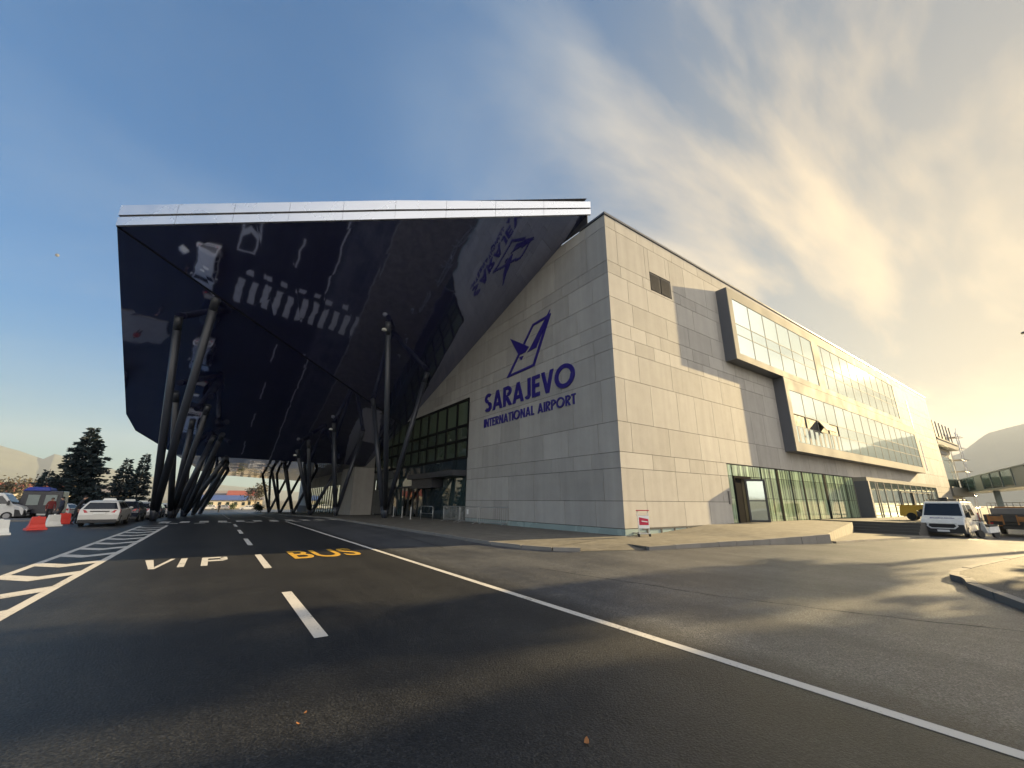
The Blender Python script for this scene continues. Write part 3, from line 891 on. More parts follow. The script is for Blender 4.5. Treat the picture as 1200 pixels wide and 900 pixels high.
mb.box(26.14, 26.2, CY - 0.03, CY + 0.2, 0.45, 3.24)
mb.box(26.201, 28.18, CY - 0.03, CY + 0.2, 3.1, 3.24)
mb.build('door_frame', M['matt_black'], term, world=True)
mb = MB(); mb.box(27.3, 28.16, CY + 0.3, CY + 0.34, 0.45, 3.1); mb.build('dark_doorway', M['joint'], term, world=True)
# glazed leaf standing open
h0, h1 = Vector((27.35, CY - 0.03, 0)), Vector((28.42, 12.42, 0))
dd = (h1 - h0).normalized(); nn = Vector((-dd.y, dd.x, 0)) * 0.03
L = (h1 - h0).length
leaf = MB()
def leafbar(a, b, z0, z1, th=1.0):
    A_, B_ = h0 + dd * a, h0 + dd * b
    q = [A_ - nn * th, B_ - nn * th, B_ + nn * th, A_ + nn * th]
    leaf.hexa([(p.x, p.y, z0) for p in q], [(p.x, p.y, z1) for p in q])
leafbar(0, 0.13, 0.47, 3.08); leafbar(L - 0.13, L, 0.47, 3.08); leafbar(0.13, L - 0.13, 0.47, 0.6, 0.98); leafbar(0.13, L - 0.13, 2.95, 3.08, 0.98); leafbar(0.131, L - 0.131, 1.72, 1.78, 0.8)
lf = leaf.build('open_door', M['plastic_dark'], term, world=True)
leaf = MB(); leafbar(0.13, L - 0.13, 0.6, 2.95, 0.15)
o = leaf.build('door_pane', M['glass'], lf)
for v in o.data.vertices: v.co -= Vector((CX, CY, 0))
mb = MB(); mb.box(25.2, 25.45, CY - 0.07, CY + 0.0, 1.55, 2.3); mb.build('meter_cabinet', M['vent'], term, world=True)
# the shop front steps out by a metre here, its end cheek turned away from the sun
HY = 12.16
mb = MB(); mb.box(47.62, 73.5, HY + 0.06, CY + 0.049, 3.62, 3.96); mb.build('porch_roof', M['box_frame'], term, world=True)
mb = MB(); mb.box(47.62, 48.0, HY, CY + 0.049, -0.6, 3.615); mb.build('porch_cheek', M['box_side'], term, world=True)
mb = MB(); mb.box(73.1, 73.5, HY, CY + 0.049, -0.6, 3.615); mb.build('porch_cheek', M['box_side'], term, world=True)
xs = [48.05, 49.6, 50.2, 52.2, 54.5, 56.8, 59.1, 61.4, 63.7, 66.0, 68.3, 70.6, 73.05]
each('hall_window', M['glass'], [(a + 0.04, b - 0.04, HY + 0.05, HY + 0.08, 0.3, 3.58) for a, b in zip(xs, xs[1:])])
each('hall_mullion', M['box_frame'], [(x - 0.05, x + 0.05, HY + 0.0, HY + 0.048, 0.3, 3.6) for x in xs[1:-1]])
mb = MB()
mb.box(56.9, 69.4, HY - 0.08, HY - 0.001, 2.8, 2.9); mb.box(61.2, 61.8, HY - 0.08, HY - 0.001, 0.3, 2.799); mb.box(56.9, 57.0, HY - 0.08, HY - 0.001, 0.3, 2.799); mb.box(69.3, 69.4, HY - 0.08, HY - 0.001, 0.3, 2.799)
mb.build('porch_frame', M['dark_metal'], term, world=True)
mb = MB()
mb.box(75.5, 75.9, CY - 0.03, CY + 0.0, 11.4, 15.4)
mb.build('wall_strip', M['fascia'], term, world=True)
mb = MB(); mb.box(77.2, 77.5, CY - 0.03, CY + 0.0, 6.0, 10.0); mb.build('wall_strip', M['fascia'], term, world=True)

# --- glazed entrance in the shaded wall
def xwall(mb, y0, y1, z0, z1, o0=0.05, o1=0.09):
    mb.box(CX + o0, CX + o1, y0, y1, z0, z1)
mu = MB()
ys = [28.45 + 1.96 * q for q in range(13)]
zr = [4.95, 6.35, 7.55, 9.72]
for a, b in zip(ys, ys[1:]):
    gl = MB()
    for c, d in zip(zr, zr[1:]):
        xwall(gl, a + 0.05, b - 0.05, c + 0.05, d - 0.05)
    gl.build('window', M['hall_glass'], term, world=True)
for a in ys:
    xwall(mu, a - 0.13, a + 0.13, 4.9, 9.74, -0.03, 0.048)
for c in (4.95, 6.35, 7.55, 9.68):
    xwall(mu, 28.45, 51.97, c - 0.11, c + 0.11, -0.02, 0.046)
mu.build('window_bars', M['matt_black'], term, world=True)
xeach_sp = [(28.45 + q * 1.96 + 0.03, 28.45 + (q + 1) * 1.96 - 0.03, 3.95, 4.87) for q in range(12)]
for a, b, c, d in xeach_sp:
    mb = MB(); xwall(mb, a, b, c, d, 0.0, 0.3); mb.build('spandrel', M['dark_glass'], term, world=True)
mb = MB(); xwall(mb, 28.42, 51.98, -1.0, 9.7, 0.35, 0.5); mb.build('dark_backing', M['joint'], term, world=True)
def xeach(name, m, rects, o0=0.05, o1=0.09):
    each(name, m, [(CX + o0, CX + o1, a, b, c, d) for a, b, c, d in rects])
xeach('entrance_pane', M['entrance_glass'], [(28.6, 32.6, 0.15, 3.5), (37.9, 40.0, 3.0, 3.9), (40.05, 43.75, 3.0, 3.9), (43.8, 47.5, 3.0, 3.9), (41.6, 43.2, 0.15, 2.8)])
pb = MB()
pb.box(CX - 1.1, CX + 0.3, 28.6, 38.0, 3.5, 3.92)
pb.box(CX - 0.7, CX + 0.3, 33.2, 37.8, 2.7, 3.498)
portal = pb.build('entrance_portal', M['dark_metal'], term, world=True)
mb = MB()
for a in (37.9, 39.1, 40.3, 41.5, 43.3, 44.7, 46.1, 47.4):
    xwall(mb, a - 0.07, a + 0.07, 0.1, 2.95, -0.02, 0.06)
xwall(mb, 37.9, 47.5, 2.82, 2.98, -0.01, 0.055)
mb.build('door_frame', M['plastic_dark'], term, world=True)
xeach('sliding_door', M['clear'], [(38.0, 39.05, 0.15, 2.8), (39.15, 40.2, 0.15, 2.8), (40.4, 41.4, 0.15, 2.8)], 0.062, 0.075)
mb = MB(); xwall(mb, 38.2, 39.6, 1.6, 2.6, 0.3, 0.34); mb.build('poster', M['ad_red'], term, world=True)
xeach('dark_cladding', M['dark_glass'], [(43.4 + q * 1.42, 44.79 + q * 1.42, 0.1, 2.8) for q in range(6)] + [(32.7 + q * 1.28, 33.95 + q * 1.28, 0.1, 2.69) for q in range(4)], 0.065, 0.2)
mb = MB()
mb.box(CX - 2.4, CX + 0.02, 51.99, 58.0, -1.5, 5.5)
mb.build('stone_wing', M['stone'], term, world=True)
xeach('low_window', M['glass'], [(58.1 + q * 1.8, 59.8 + q * 1.8, -0.9, 3.85) for q in range(20)])
xeach('low_mullion', M['plastic_dark'], [(58.0 + q * 1.8, 58.09 + q * 1.8, -0.9, 3.88) for q in range(20)], -0.02, 0.06)

# --- the canopy: three mirrored facets under a slab
nA = Vector((0.056, 0.311, 1.0)).normalized(); pA = Vector((CX, 20.0, 16.654))
P0 = Vector((-6.726, 27.375, 15.611)); Pr = Vector((15.825, 14.364, 18.398)); Pw = Vector((CX, 42.98, 9.51))
nB = Vector((0.083, 0.258, 0.963)).normalized()
def zB(x, y): return P0.z - (nB.x * (x - P0.x) + nB.y * (y - P0.y)) / nB.z
def zA(x, y): return pA.z - (nA.x * (x - pA.x) + nA.y * (y - pA.y)) / nA.z
P1 = Vector((-8.18, 51.6, zB(-8.18, 51.6))); P2 = Vector((-7.75, 55.3, zB(-7.75, 55.3))); P3 = Vector((-4.62, 60.66, zB(-4.62, 60.66)))
W2 = Vector((CX, 56.0, zB(CX, 56.0)))
slopeC = -0.008
dBC = (W2 - P3)
def zC(x, y):
    t = (x - P3.x) / (W2.x - P3.x)
    yl = P3.y + t * (W2.y - P3.y)
    return P3.z + t * (W2.z - P3.z) + (y - yl) * slopeC
E1 = Vector((-2.2, 97.0, zC(-2.2, 97.0))); E2 = Vector((CX, 104.0, zC(CX, 104.0)))
# a sliver past the facade line closes the corner of the front edge
qa = Vector((CX, 15.0, zA(CX, 15.0)))
cano = MB()
cano.poly([P0, Pw, (CX, 14.45, zA(CX, 14.45)), Pr][::1])
soffA = cano.build('canopy_soffit', M['soffit'], term, world=True)
mb = MB(); mb.poly([P0, P1, P2, P3, W2, Pw]); mb.build('canopy_soffit', M['soffit'], term, world=True)
mb = MB(); mb.poly([P3, E1, E2]); mb.poly([P3, E2, W2]); mb.build('canopy_soffit', M['soffit'], term, world=True)
mb = MB()
fd = (Pw - P0).normalized(); fs = Vector((-fd.y, fd.x, 0)).normalized() * 0.05
mb.hexa([P0 - fs - Vector((0, 0, 0.03)), Pw - fs - Vector((0, 0, 0.03)), Pw + fs - Vector((0, 0, 0.03)), P0 + fs - Vector((0, 0, 0.03))], [P0 - fs + Vector((0, 0, .05)), Pw - fs + Vector((0, 0, .05)), Pw + fs + Vector((0, 0, .05)), P0 + fs + Vector((0, 0, .05))])
mb.build('fold_trim', M['matt_black'], term, world=True)
th = Vector((0, 0, 1.22))
ft = MB()
inn = Vector((0.35, 0.6, 0))
def up(p, k=1.0): return tuple(Vector(p) + th * k)
ft.poly([up(P0), up(Pr), up(Vector((CX, 14.45, zA(CX, 14.45)))), up(Pw), up(P0)][:4])
ft.poly([up(P0), up(Pw), up(W2), up(P3), up(P2), up(P1)])
ft.poly([up(P3), up(W2), up(E2), up(E1)])
ft.build('canopy_roof', M['dark_metal'], term, world=True)
eg = MB()
loop = [P0, P1, P2, P3, E1, E2]
for a, b in zip(loop, loop[1:]):
    eg.poly([a, b, up(b), up(a)])
eg.build('canopy_edge', M['soffit'], term, world=True)
d = (Pr - P0); dl = d.length; dn = d.normalized()
outn = Vector((d.y, -d.x, 0)).normalized()
if outn.y > 0: outn = -outn
fa = MB()
NP = 9
h_end = 0.86
for (c0, c1, pr) in ((-0.02, 0.50, 0.10), (0.60, 1.22, 0.14)):
    for q in range(NP):
        a = P0 + d * ((q + 0.0) / NP) + dn * 0.008
        b = P0 + d * ((q + 1.0) / NP) - dn * 0.008
        def zz(c, p_):
            t = (p_ - P0).dot(dn) / dl
            return c * (1.0 + (-0.29) * max(0, (t - 0.55)) / 0.45) if c > 0 else c
        f0 = [a + Vector((0, 0, zz(c0, a))), b + Vector((0, 0, zz(c0, b))), b + Vector((0, 0, zz(c1, b))), a + Vector((0, 0, zz(c1, a)))]
        back_ = [p + outn * -0.02 for p in f0]
        frn = [p + outn * pr for p in f0]
        fa.hexa(back_, frn)
fa.build('fascia', M['fascia'], term, world=True)
mb = MB()
q0 = [P0 + outn * 0.02, Pr + outn * 0.02, Pr + Vector((0, 0, 0.82)) + outn * 0.02, P0 + Vector((0, 0, 1.2)) + outn * 0.02]
mb.poly(q0)
mb.build('fascia_gap', M['joint'], term, world=True)

mb = MB()
mb.hexa([(CX - 0.03, 14.5, 17.70), (CX + 0.03, 14.5, 17.70), (CX + 0.03, 16.7, 17.70), (CX - 0.03, 16.7, 17.70)], [(CX - 0.03, 14.5, zA(CX, 14.5)), (CX + 0.03, 14.5, zA(CX, 14.5)), (CX + 0.03, 16.7, 17.71), (CX - 0.03, 16.7, 17.71)])
mb.build('junction_panel', M['dark_metal'], term, world=True)

# --- slanted columns, in clusters from one foot each
def cluster(base, tops, r=0.21, lamp=True):
    bx_, by_ = base
    zb = gz(bx_, by_) + 0.1
    for i_t, (tx, ty) in enumerate(tops):
        if (Vector((tx, ty)) - Vector((CX, 0))).x > 0: tx = CX - 0.3
        # which facet is above
        zt = zA(tx, ty)
        zb_ = zB(tx, ty)
        zt = min(zt, zb_) if ty < 62 else zC(tx, ty)
        if ty < 62:
            t = (tx - P3.x) / (W2.x - P3.x)
            yl = P3.y + t * (W2.y - P3.y)
            if ty > yl: zt = zC(tx, ty)
        off = Vector((rnd.uniform(-.1, .1), 0.22 * (i_t - (len(tops) - 1) / 2), 0))
        a = Vector((bx_, by_, zb - 0.2)) + off
        b = Vector((tx, ty, zt + 0.05))
        mb = MB()
        dv = (b - a).normalized()
        mb.tube(a, a + dv * 1.2, r * 0.82, r, 16)
        mb.tube(a + dv * 1.2, b - dv * 0.7, r, r, 16)
        mb.tube(b - dv * 0.7, b + dv * 0.25, r, r, 16)
        c = mb.build('column', M['column'], term, world=True, smooth=False)
        for p in c.data.polygons:
            p.use_smooth = len(p.vertices) == 4
        if lamp and i_t == 0:
            lm = MB()
            hd = b - dv * 0.35 + Vector((-0.32, -0.1, 0))
            lm.lathe((hd.x, hd.y, hd.z - 0.18), [(0.05, 0.2), (0.17, 0.12), (0.19, 0.0), (0.15, -0.02)], 14)
            lmo = lm.build('floodlight', M['lamp'], c)
            for v in lmo.data.vertices: v.co -= Vector((CX, CY, 0))
RIGHT = [((12.6, 37.4), [(8.4, 28.1), (10.9, 39.0), (13.64, 32.8)]),
         ((10.7, 47.5), [(8.95, 45.4), (12.2, 46.2), (10.2, 50.5)]),
         ((9.9, 57.5), [(6.9, 53.0), (7.5, 50.2), (9.0, 61.0), (12.2, 56.0)]),
         ((9.4, 67.5), [(6.9, 63.5), (11.6, 66.5), (8.2, 72.0)]),
         ((9.0, 79.0), [(6.6, 76.0), (11.4, 78.5), (8.2, 84.0)]),
         ((8.6, 91.0), [(6.4, 89.0), (10.8, 91.5), (8.2, 95.0)])]
LEFT = [((-3.6, 43.0), [(-4.1, 34.1), (-2.14, 31.1)]),
        ((-3.2, 53.5), [(-4.25, 44.3), (-3.0, 49.0), (-1.95, 45.8), (-1.2, 52.0)]),
        ((-2.8, 64.0), [(-0.5, 51.2), (-2.0, 58.5), (-3.2, 60.0), (0.2, 57.0)]),
        ((-2.3, 76.0), [(-0.9, 62.0), (0.6, 68.0), (-2.0, 80.0)]),
        ((-1.7, 88.0), [(0.4, 76.0), (1.0, 84.0), (-0.6, 93.0)])]
for b_, t_ in RIGHT: cluster(b_, t_, 0.205)
for b_, t_ in LEFT: cluster(b_, t_, 0.25, lamp=False)
#@@NEXT
# --- lower block beyond the far corner, with a balcony and a parapet rail
annex = thing('terminal_annex', 'pale lower block with balcony and roof posts beyond the far stone facade', 'building', (88.6, 14.2, -0.45))
mb = MB(); mb.box(88.7, 104.5, 14.4, 60, -2, 13.2); mb.build('wall', M['house_wall'], annex, world=True)
mb = MB(); mb.box(88.8, 104.2, 13.2, 14.39, 10.6, 11.4); mb.box(88.75, 104.3, 13.1, 14.38, 11.41, 11.6); mb.build('balcony', M['dark_metal'], annex, world=True)
for q in range(6):
    mb = MB(); mb.box(89.6 + q * 2.4, 89.75 + q * 2.4, 13.3, 13.45, 11.61, 14.4); mb.build('roof_post', M['box_side'], annex, world=True)
mb = MB(); mb.box(89.5, 103.5, 14.3, 14.399, 4.4, 9.2); mb.build('window', M['glass'], annex, world=True)
mb = MB(); mb.box(89.2, 100.5, 14.28, 14.398, 9.6, 10.2); mb.build('vent_slot', M['dark_metal'], annex, world=True)
mb = MB(); mb.box(88.6, 104.4, 13.0, 14.38, 2.9, 4.2); mb.build('sign_band', M['box_frame'], annex, world=True)
scaf = thing('scaffold_tower', 'thin steel scaffold tower standing against the far corner of the terminal', 'scaffold', (106.5, 13.4, -0.45))
for a in (0, 2.0):
    for b in (0, 1.4):
        mb = MB(); mb.tube((a, b, 0), (a, b, 14.5), 0.07, k=6); mb.build('upright', M['galv'], scaf)
for q in range(7):
    z = 1.6 + q * 2.0
    mb = MB()
    mb.tube((-0.9, 0, z), (2.9, 0, z), 0.05, k=6); mb.tube((0, -0.6, z + .1), (0, 1.9, z + .1), 0.05, k=6); mb.tube((2, -0.6, z + .1), (2, 1.9, z + .1), 0.05, k=6)
    mb.tube((0, 0, z), (2, 0, z + 1.9), 0.04, k=6); mb.box(0.02, 1.98, 0.1, 1.3, z + 0.15, z + 0.2)
    mb.build('lift', M['galv'], scaf)

# ------------------------------------------------------------------ steps and podium beside the van
st = thing('stair_block', 'dark concrete steps leading up to the landing behind the parked van', 'steps', (36.3, 7.2, -0.4))
for q in range(5):
    mb = MB()
    x = 36.25 + q * 0.32
    mb.box(x, 36.25 + (q + 1) * 0.32 if q < 4 else 60.0, 7.4, 13.0, -0.6, -0.25 + q * 0.175)
    mb.build('step', M['step'], st, world=True)

# ------------------------------------------------------------------ vehicles
def wheel(parent, x, y, r, w):
    t = MB(); t.tube((x - w / 2, y, r), (x + w / 2, y, r), r, k=20)
    wo = t.build('wheel', M['black'], parent, bevel=0.02)
    m_ = MB()
    sx = 1 if x > 0 else -1
    m_.tube((x + sx * (w / 2 - 0.01), y, r), (x + sx * (w / 2 + 0.012), y, r), r * 0.64, r * 0.58, k=16)
    m_.build('rim', M['rim'], wo)
    return wo

def shell(outline, belt, wl, wr, ztop):
    """body from a side outline (y,z); half width wl below the belt, tapering to wr at the roof"""
    def hw(z):
        if z <= belt:
            return wl - 0.05 * max(0.0, (0.55 - z)) / 0.55
        return wl + (wr - wl) * (z - belt) / (ztop - belt)
    mb = MB()
    m_ = len(outline)
    mb.v = [(-hw(z), y, z) for y, z in outline] + [(hw(z), y, z) for y, z in outline]
    for i in range(m_):
        j = (i + 1) % m_
        mb.f.append((i, j, m_ + j, m_ + i))
    lo = [i for i, (y, z) in enumerate(outline) if z <= belt + 1e-6]
    hi = [i for i, (y, z) in enumerate(outline) if z >= belt - 1e-6]
    for ids in (lo, hi):
        mb.f.append(tuple(reversed(ids)))
        mb.f.append(tuple(m_ + i for i in ids))
    return mb, hw

def across(mb, outline_a, outline_b, hw, inset, t0=0.1, t1=0.9, out=0.006):
    """a pane lying on the strip between two outline points"""
    (ya, za), (yb, zb) = outline_a, outline_b
    dy, dz = yb - ya, zb - za
    l = math.hypot(dy, dz)
    ny, nz_ = -dz / l, dy / l
    if nz_ < 0: ny, nz_ = -ny, -nz_
    pts = []
    for t in (t0, t1):
        y, z = ya + dy * t + ny * out, za + dz * t + nz_ * out
        w = hw(z) - inset
        pts.append(((-w, y, z), (w, y, z)))
    lo = [pts[0][0], pts[0][1], pts[1][1], pts[1][0]]
    th_ = 0.012
    mb.hexa([(x, y - ny * th_, z - nz_ * th_) for x, y, z in lo], lo)

def side_pane(mb, poly, hw, sx, out=0.006):
    a = [(sx * (hw(z) + out), y, z) for y, z in poly]
    b = [(sx * (hw(z) - 0.02), y, z) for y, z in poly]
    mb.hexa(b, a)

def estate_car(label, paint, loc, rz=0.0, group=None, sign=True):
    c = thing('parked_car', label, 'car', loc, rz, group)
    OL = [(-2.20, 0.26), (-2.31, 0.40), (-2.33, 0.66), (-2.26, 0.93), (-1.93, 1.38), (-1.70, 1.455), (-0.6, 1.485), (0.25, 1.45), (0.55, 1.36), (1.30, 0.93), (2.05, 0.80), (2.28, 0.60), (2.30, 0.40), (2.2, 0.24)]
    mb, hw = shell(OL, 0.93, 0.885, 0.62, 1.485)
    mb.build('body', M[paint], c, bevel=0.035)
    g_ = MB(); across(g_, OL[3], OL[4], hw, 0.10, 0.12, 0.93); g_.build('rear_window', M['car_glass'], c)
    g_ = MB(); across(g_, OL[8], OL[9], hw, 0.07, 0.06, 0.94); g_.build('windscreen', M['car_glass'], c)
    for sx in (-1, 1):
        for poly in ([(-1.95, 1.0), (-1.2, 1.0), (-1.2, 1.36), (-1.72, 1.36)], [(-1.12, 1.0), (-0.1, 1.0), (-0.1, 1.38), (-1.12, 1.38)], [(-0.02, 1.0), (1.02, 1.0), (0.42, 1.34), (-0.02, 1.38)]):
            g_ = MB(); side_pane(g_, poly, hw, sx); g_.build('side_window', M['car_glass'], c)
        t = MB()
        t.hexa([(sx * 0.50, -2.325, 0.80), (sx * 0.895, -2.26, 0.74), (sx * 0.895, -1.9, 0.80), (sx * 0.7, -2.2, 0.80)],
               [(sx * 0.62, -2.285, 0.93), (sx * 0.893, -2.22, 0.97), (sx * 0.893, -1.95, 0.93), (sx * 0.7, -2.15, 0.93)])
        t.build('tail_light', M['tail'], c)
        h = MB(); h.hexa([(sx * 0.45, 2.26, 0.62), (sx * 0.86, 2.12, 0.62), (sx * 0.86, 1.8, 0.64), (sx * 0.5, 1.95, 0.64)],
                         [(sx * 0.47, 2.20, 0.74), (sx * 0.87, 2.0, 0.78), (sx * 0.87, 1.75, 0.80), (sx * 0.5, 1.9, 0.76)])
        h.build('headlight', M['headlight'], c)
        m_ = MB(); m_.blob((sx * 0.98, 0.75, 1.02), (0.11, 0.07, 0.08)); m_.build('mirror', M[paint], c, smooth=True)
        for y in (-1.42, 1.42):
            wheel(c, sx * 0.80, y, 0.315, 0.2)
    p = MB(); p.box(-0.26, 0.26, -2.352, -2.33, 0.70, 0.81); p.build('number_plate', M['plate'], c)
    p = MB(); p.box(-0.42, 0.42, -2.335, -2.28, 0.84, 0.89); p.build('tailgate_trim', M['plastic_dark'], c)
    p = MB(); p.box(-0.84, 0.84, -2.34, -2.1, 0.2, 0.40); p.build('bumper', M['plastic_dark'], c, bevel=0.03)
    if sign:
        p = MB(); p.hexa([(-0.32, -0.35, 1.48), (0.32, -0.35, 1.48), (0.32, -0.15, 1.48), (-0.32, -0.15, 1.48)],
                         [(-0.27, -0.30, 1.61), (0.27, -0.30, 1.61), (0.27, -0.2, 1.61), (-0.27, -0.2, 1.61)])
        p.build('roof_sign', M['white'], c)
    return c
TG = 'cars waiting in the taxi rank'
estate_car('silver white estate car with red tail lights, rearmost in the rank by the barriers', 'car_white', (-5.45, 36.9, 0), 0, TG)
estate_car('dark blue estate car directly ahead of the silver white one in the rank', 'car_dark', (-5.3, 43.6, gz(0, 43.6)), 0, TG)
estate_car('silver grey estate car in the rank, partly behind the first slanted column', 'car_silver', (-5.2, 50.0, gz(0, 50)), 0, TG)
estate_car('dark estate car in the rank beyond the first slanted columns', 'car_dark', (-5.0, 56.2, gz(0, 56.2)), 0, TG)
estate_car('pale estate car at the head of the rank, seen between the slanted columns', 'car_white', (-4.9, 62.4, gz(0, 62.4)), 0, TG, sign=False)

def panel_van(name, label, loc, rz, paint, police=False, group=None):
    c = thing(name, label, 'van', loc, rz, group)
    OL = [(-2.70, 0.36), (-2.76, 0.6), (-2.75, 1.30), (-2.70, 2.12), (-2.55, 2.24), (0.95, 2.26), (1.22, 2.20), (1.92, 1.30), (2.48, 1.10), (2.66, 0.86), (2.70, 0.42), (2.6, 0.28)]
    mb, hw = shell(OL, 1.30, 1.02, 0.88, 2.26)
    mb.build('body', M[paint], c, bevel=0.05)
    g_ = MB(); across(g_, OL[6], OL[7], hw, 0.10, 0.10, 0.96); g_.build('windscreen', M['car_glass'], c)
    for sx in (-1, 1):
        g_ = MB(); side_pane(g_, [(0.35, 1.34), (1.70, 1.34), (1.15, 2.0), (0.35, 2.02)], hw, sx); g_.build('side_window', M['car_glass'], c)
        g_ = MB(); side_pane(g_, [(-1.4, 1.34), (0.1, 1.34), (0.1, 2.02), (-1.4, 2.02)], hw, sx); g_.build('side_window', M['car_glass'], c)
        h = MB(); h.hexa([(sx * 0.62, 2.64, 0.84), (sx * 1.02, 2.44, 0.84), (sx * 1.02, 2.1, 0.9), (sx * 0.7, 2.4, 0.9)],
                         [(sx * 0.66, 2.55, 0.99), (sx * 1.025, 2.3, 1.12), (sx * 1.025, 2.0, 1.12), (sx * 0.7, 2.3, 1.0)])
        h.build('headlight', M['headlight'], c)
        m_ = MB(); m_.hexa([(sx * 1.02, 1.66, 1.25), (sx * 1.26, 1.62, 1.22), (sx * 1.26, 1.78, 1.22), (sx * 1.02, 1.74, 1.25)],
                           [(sx * 1.02, 1.66, 1.45), (sx * 1.24, 1.62, 1.62), (sx * 1.24, 1.78, 1.62), (sx * 1.02, 1.74, 1.45)])
        m_.build('mirror', M['plastic_dark'], c)
        t = MB(); t.box(sx * 1.0 - 0.06, sx * 1.0 + 0.03, -2.78, -2.7, 0.8, 1.5); t.build('tail_light', M['tail'], c)
        for y in (-1.75, 1.75):
            wheel(c, sx * 0.9, y, 0.35, 0.22)
    b_ = MB(); b_.hexa([(-1.04, 2.2, 0.26), (1.04, 2.2, 0.26), (1.0, 2.74, 0.28), (-1.0, 2.74, 0.28)], [(-1.045, 2.1, 0.90), (1.045, 2.1, 0.90), (0.98, 2.75, 0.80), (-0.98, 2.75, 0.80)])
    b_.build('bumper', M['plastic_dark'], c, bevel=0.04)
    g_ = MB(); g_.hexa([(-0.62, 2.735, 0.62), (0.62, 2.735, 0.62), (0.54, 2.735, 0.52), (-0.54, 2.735, 0.52)], [(-0.62, 2.765, 0.62), (0.62, 2.765, 0.62), (0.54, 2.765, 0.52), (-0.54, 2.765, 0.52)])
    g_ = MB()
    ring_o = [(-0.66, 0.90), (0.66, 0.90), (0.74, 0.70), (0.56, 0.54), (-0.56, 0.54), (-0.74, 0.70)]
    ring_i = [(-0.58, 0.84), (0.58, 0.84), (0.64, 0.71), (0.50, 0.60), (-0.50, 0.60), (-0.64, 0.71)]
    for q in range(6):
        A_, B_, C_, D_ = ring_o[q], ring_o[(q + 1) % 6], ring_i[(q + 1) % 6], ring_i[q]
        g_.hexa([(p[0], 2.66, p[1]) for p in (A_, B_, C_, D_)], [(p[0], 2.79, p[1]) for p in (A_, B_, C_, D_)])
    g_.build('grille_surround', M[paint], c)
    g_ = MB(); g_.hexa([(x, 2.66, z) for x, z in ring_i], [(x, 2.772, z) for x, z in ring_i]); g_.build('grille', M['black'], c)
    p = MB(); p.box(-0.28, 0.28, 2.755, 2.785, 0.36, 0.48); p.build('number_plate', M['plate'], c)
    if police:
        l = MB(); l.box(-0.62, 0.62, 0.1, 0.4, 2.262, 2.3); l.box(-0.2, 0.2, 0.1, 0.42, 2.301, 2.5); l.build('light_bar', M['plastic_dark'], c, bevel=0.02)
        r_ = MB()
        for x in (-0.7, 0.7):
            r_.tube((x, -2.2, 2.36), (x, 0.9, 2.36), 0.03, k=8)
        for y in (-2.0, -0.8, 0.7):
            r_.tube((-0.8, y, 2.36), (0.8, y, 2.36), 0.03, k=8); r_.box(-0.8, -0.76, y - .03, y + .03, 2.22, 2.36); r_.box(0.76, 0.8, y - .03, y + .03, 2.22, 2.36)
        r_.build('roof_rack', M['plastic_dark'], c)
        bo = (1.92, 1.30), (2.48, 1.10)
        tilt = Vector((0, bo[0][0] - bo[1][0], bo[0][1] - bo[1][1])).normalized()
        o = text_mesh('GRANIČNA POLICIJA', M['logo'], 'lettering', None, (0.58, 2.36, 1.158), (-1, 0, 0), tilt, height=0.17, width=1.16, depth=0.012, bold=0.01)
        o.parent = c
    return c
panel_van('police_van', 'white van with black bumper and roof rack parked facing the road by the steps', (41.6, 6.65, gz(41, 6) + 0.004), R(90), 'van_white', police=True)
panel_van('parked_van', 'white minibus seen side on at the left edge behind the plastic barriers', (-16.2, 56.0, gz(0, 56)), R(-90), 'van_white')

# dark high vehicle with a blue cover on its roof
mv = thing('food_truck', 'dark high sided truck with two pale windows and a blue cover on its roof', 'truck', (-12.9, 57.3, gz(0, 57)))
mb = MB(); mb.hexa([(-1.5, -1.0, 0.5), (1.35, -1.0, 0.5), (1.35, 1.0, 0.5), (-1.5, 1.0, 0.5)], [(-1.35, -0.95, 2.5), (1.2, -0.95, 2.5), (1.2, 0.95, 2.5), (-1.35, 0.95, 2.5)]); mb.build('body', M['car_dark'], mv, bevel=0.05)
for x in (-0.95, 0.15):
    mb = MB(); mb.box(x, x + 0.75, -1.03, -0.97, 1.25, 2.15); mb.build('window', M['jet_panel'], mv)
mb = MB()
mb.hexa([(-1.4, -1.05, 2.5), (0.4, -1.05, 2.5), (0.4, 0.9, 2.5), (-1.4, 0.9, 2.5)], [(-1.2, -0.8, 2.78), (0.2, -0.9, 2.85), (0.3, 0.8, 2.75), (-1.1, 0.7, 2.9)])
mb.build('cover', M['blue_tarp'], mv, bevel=0.06)
for y in (-0.85, 0.85):
    for x in (-0.9, 0.8):
        t = MB(); t.tube((x, y - 0.1, 0.36), (x, y + 0.1, 0.36), 0.36, k=18); t.build('wheel', M['black'], mv)

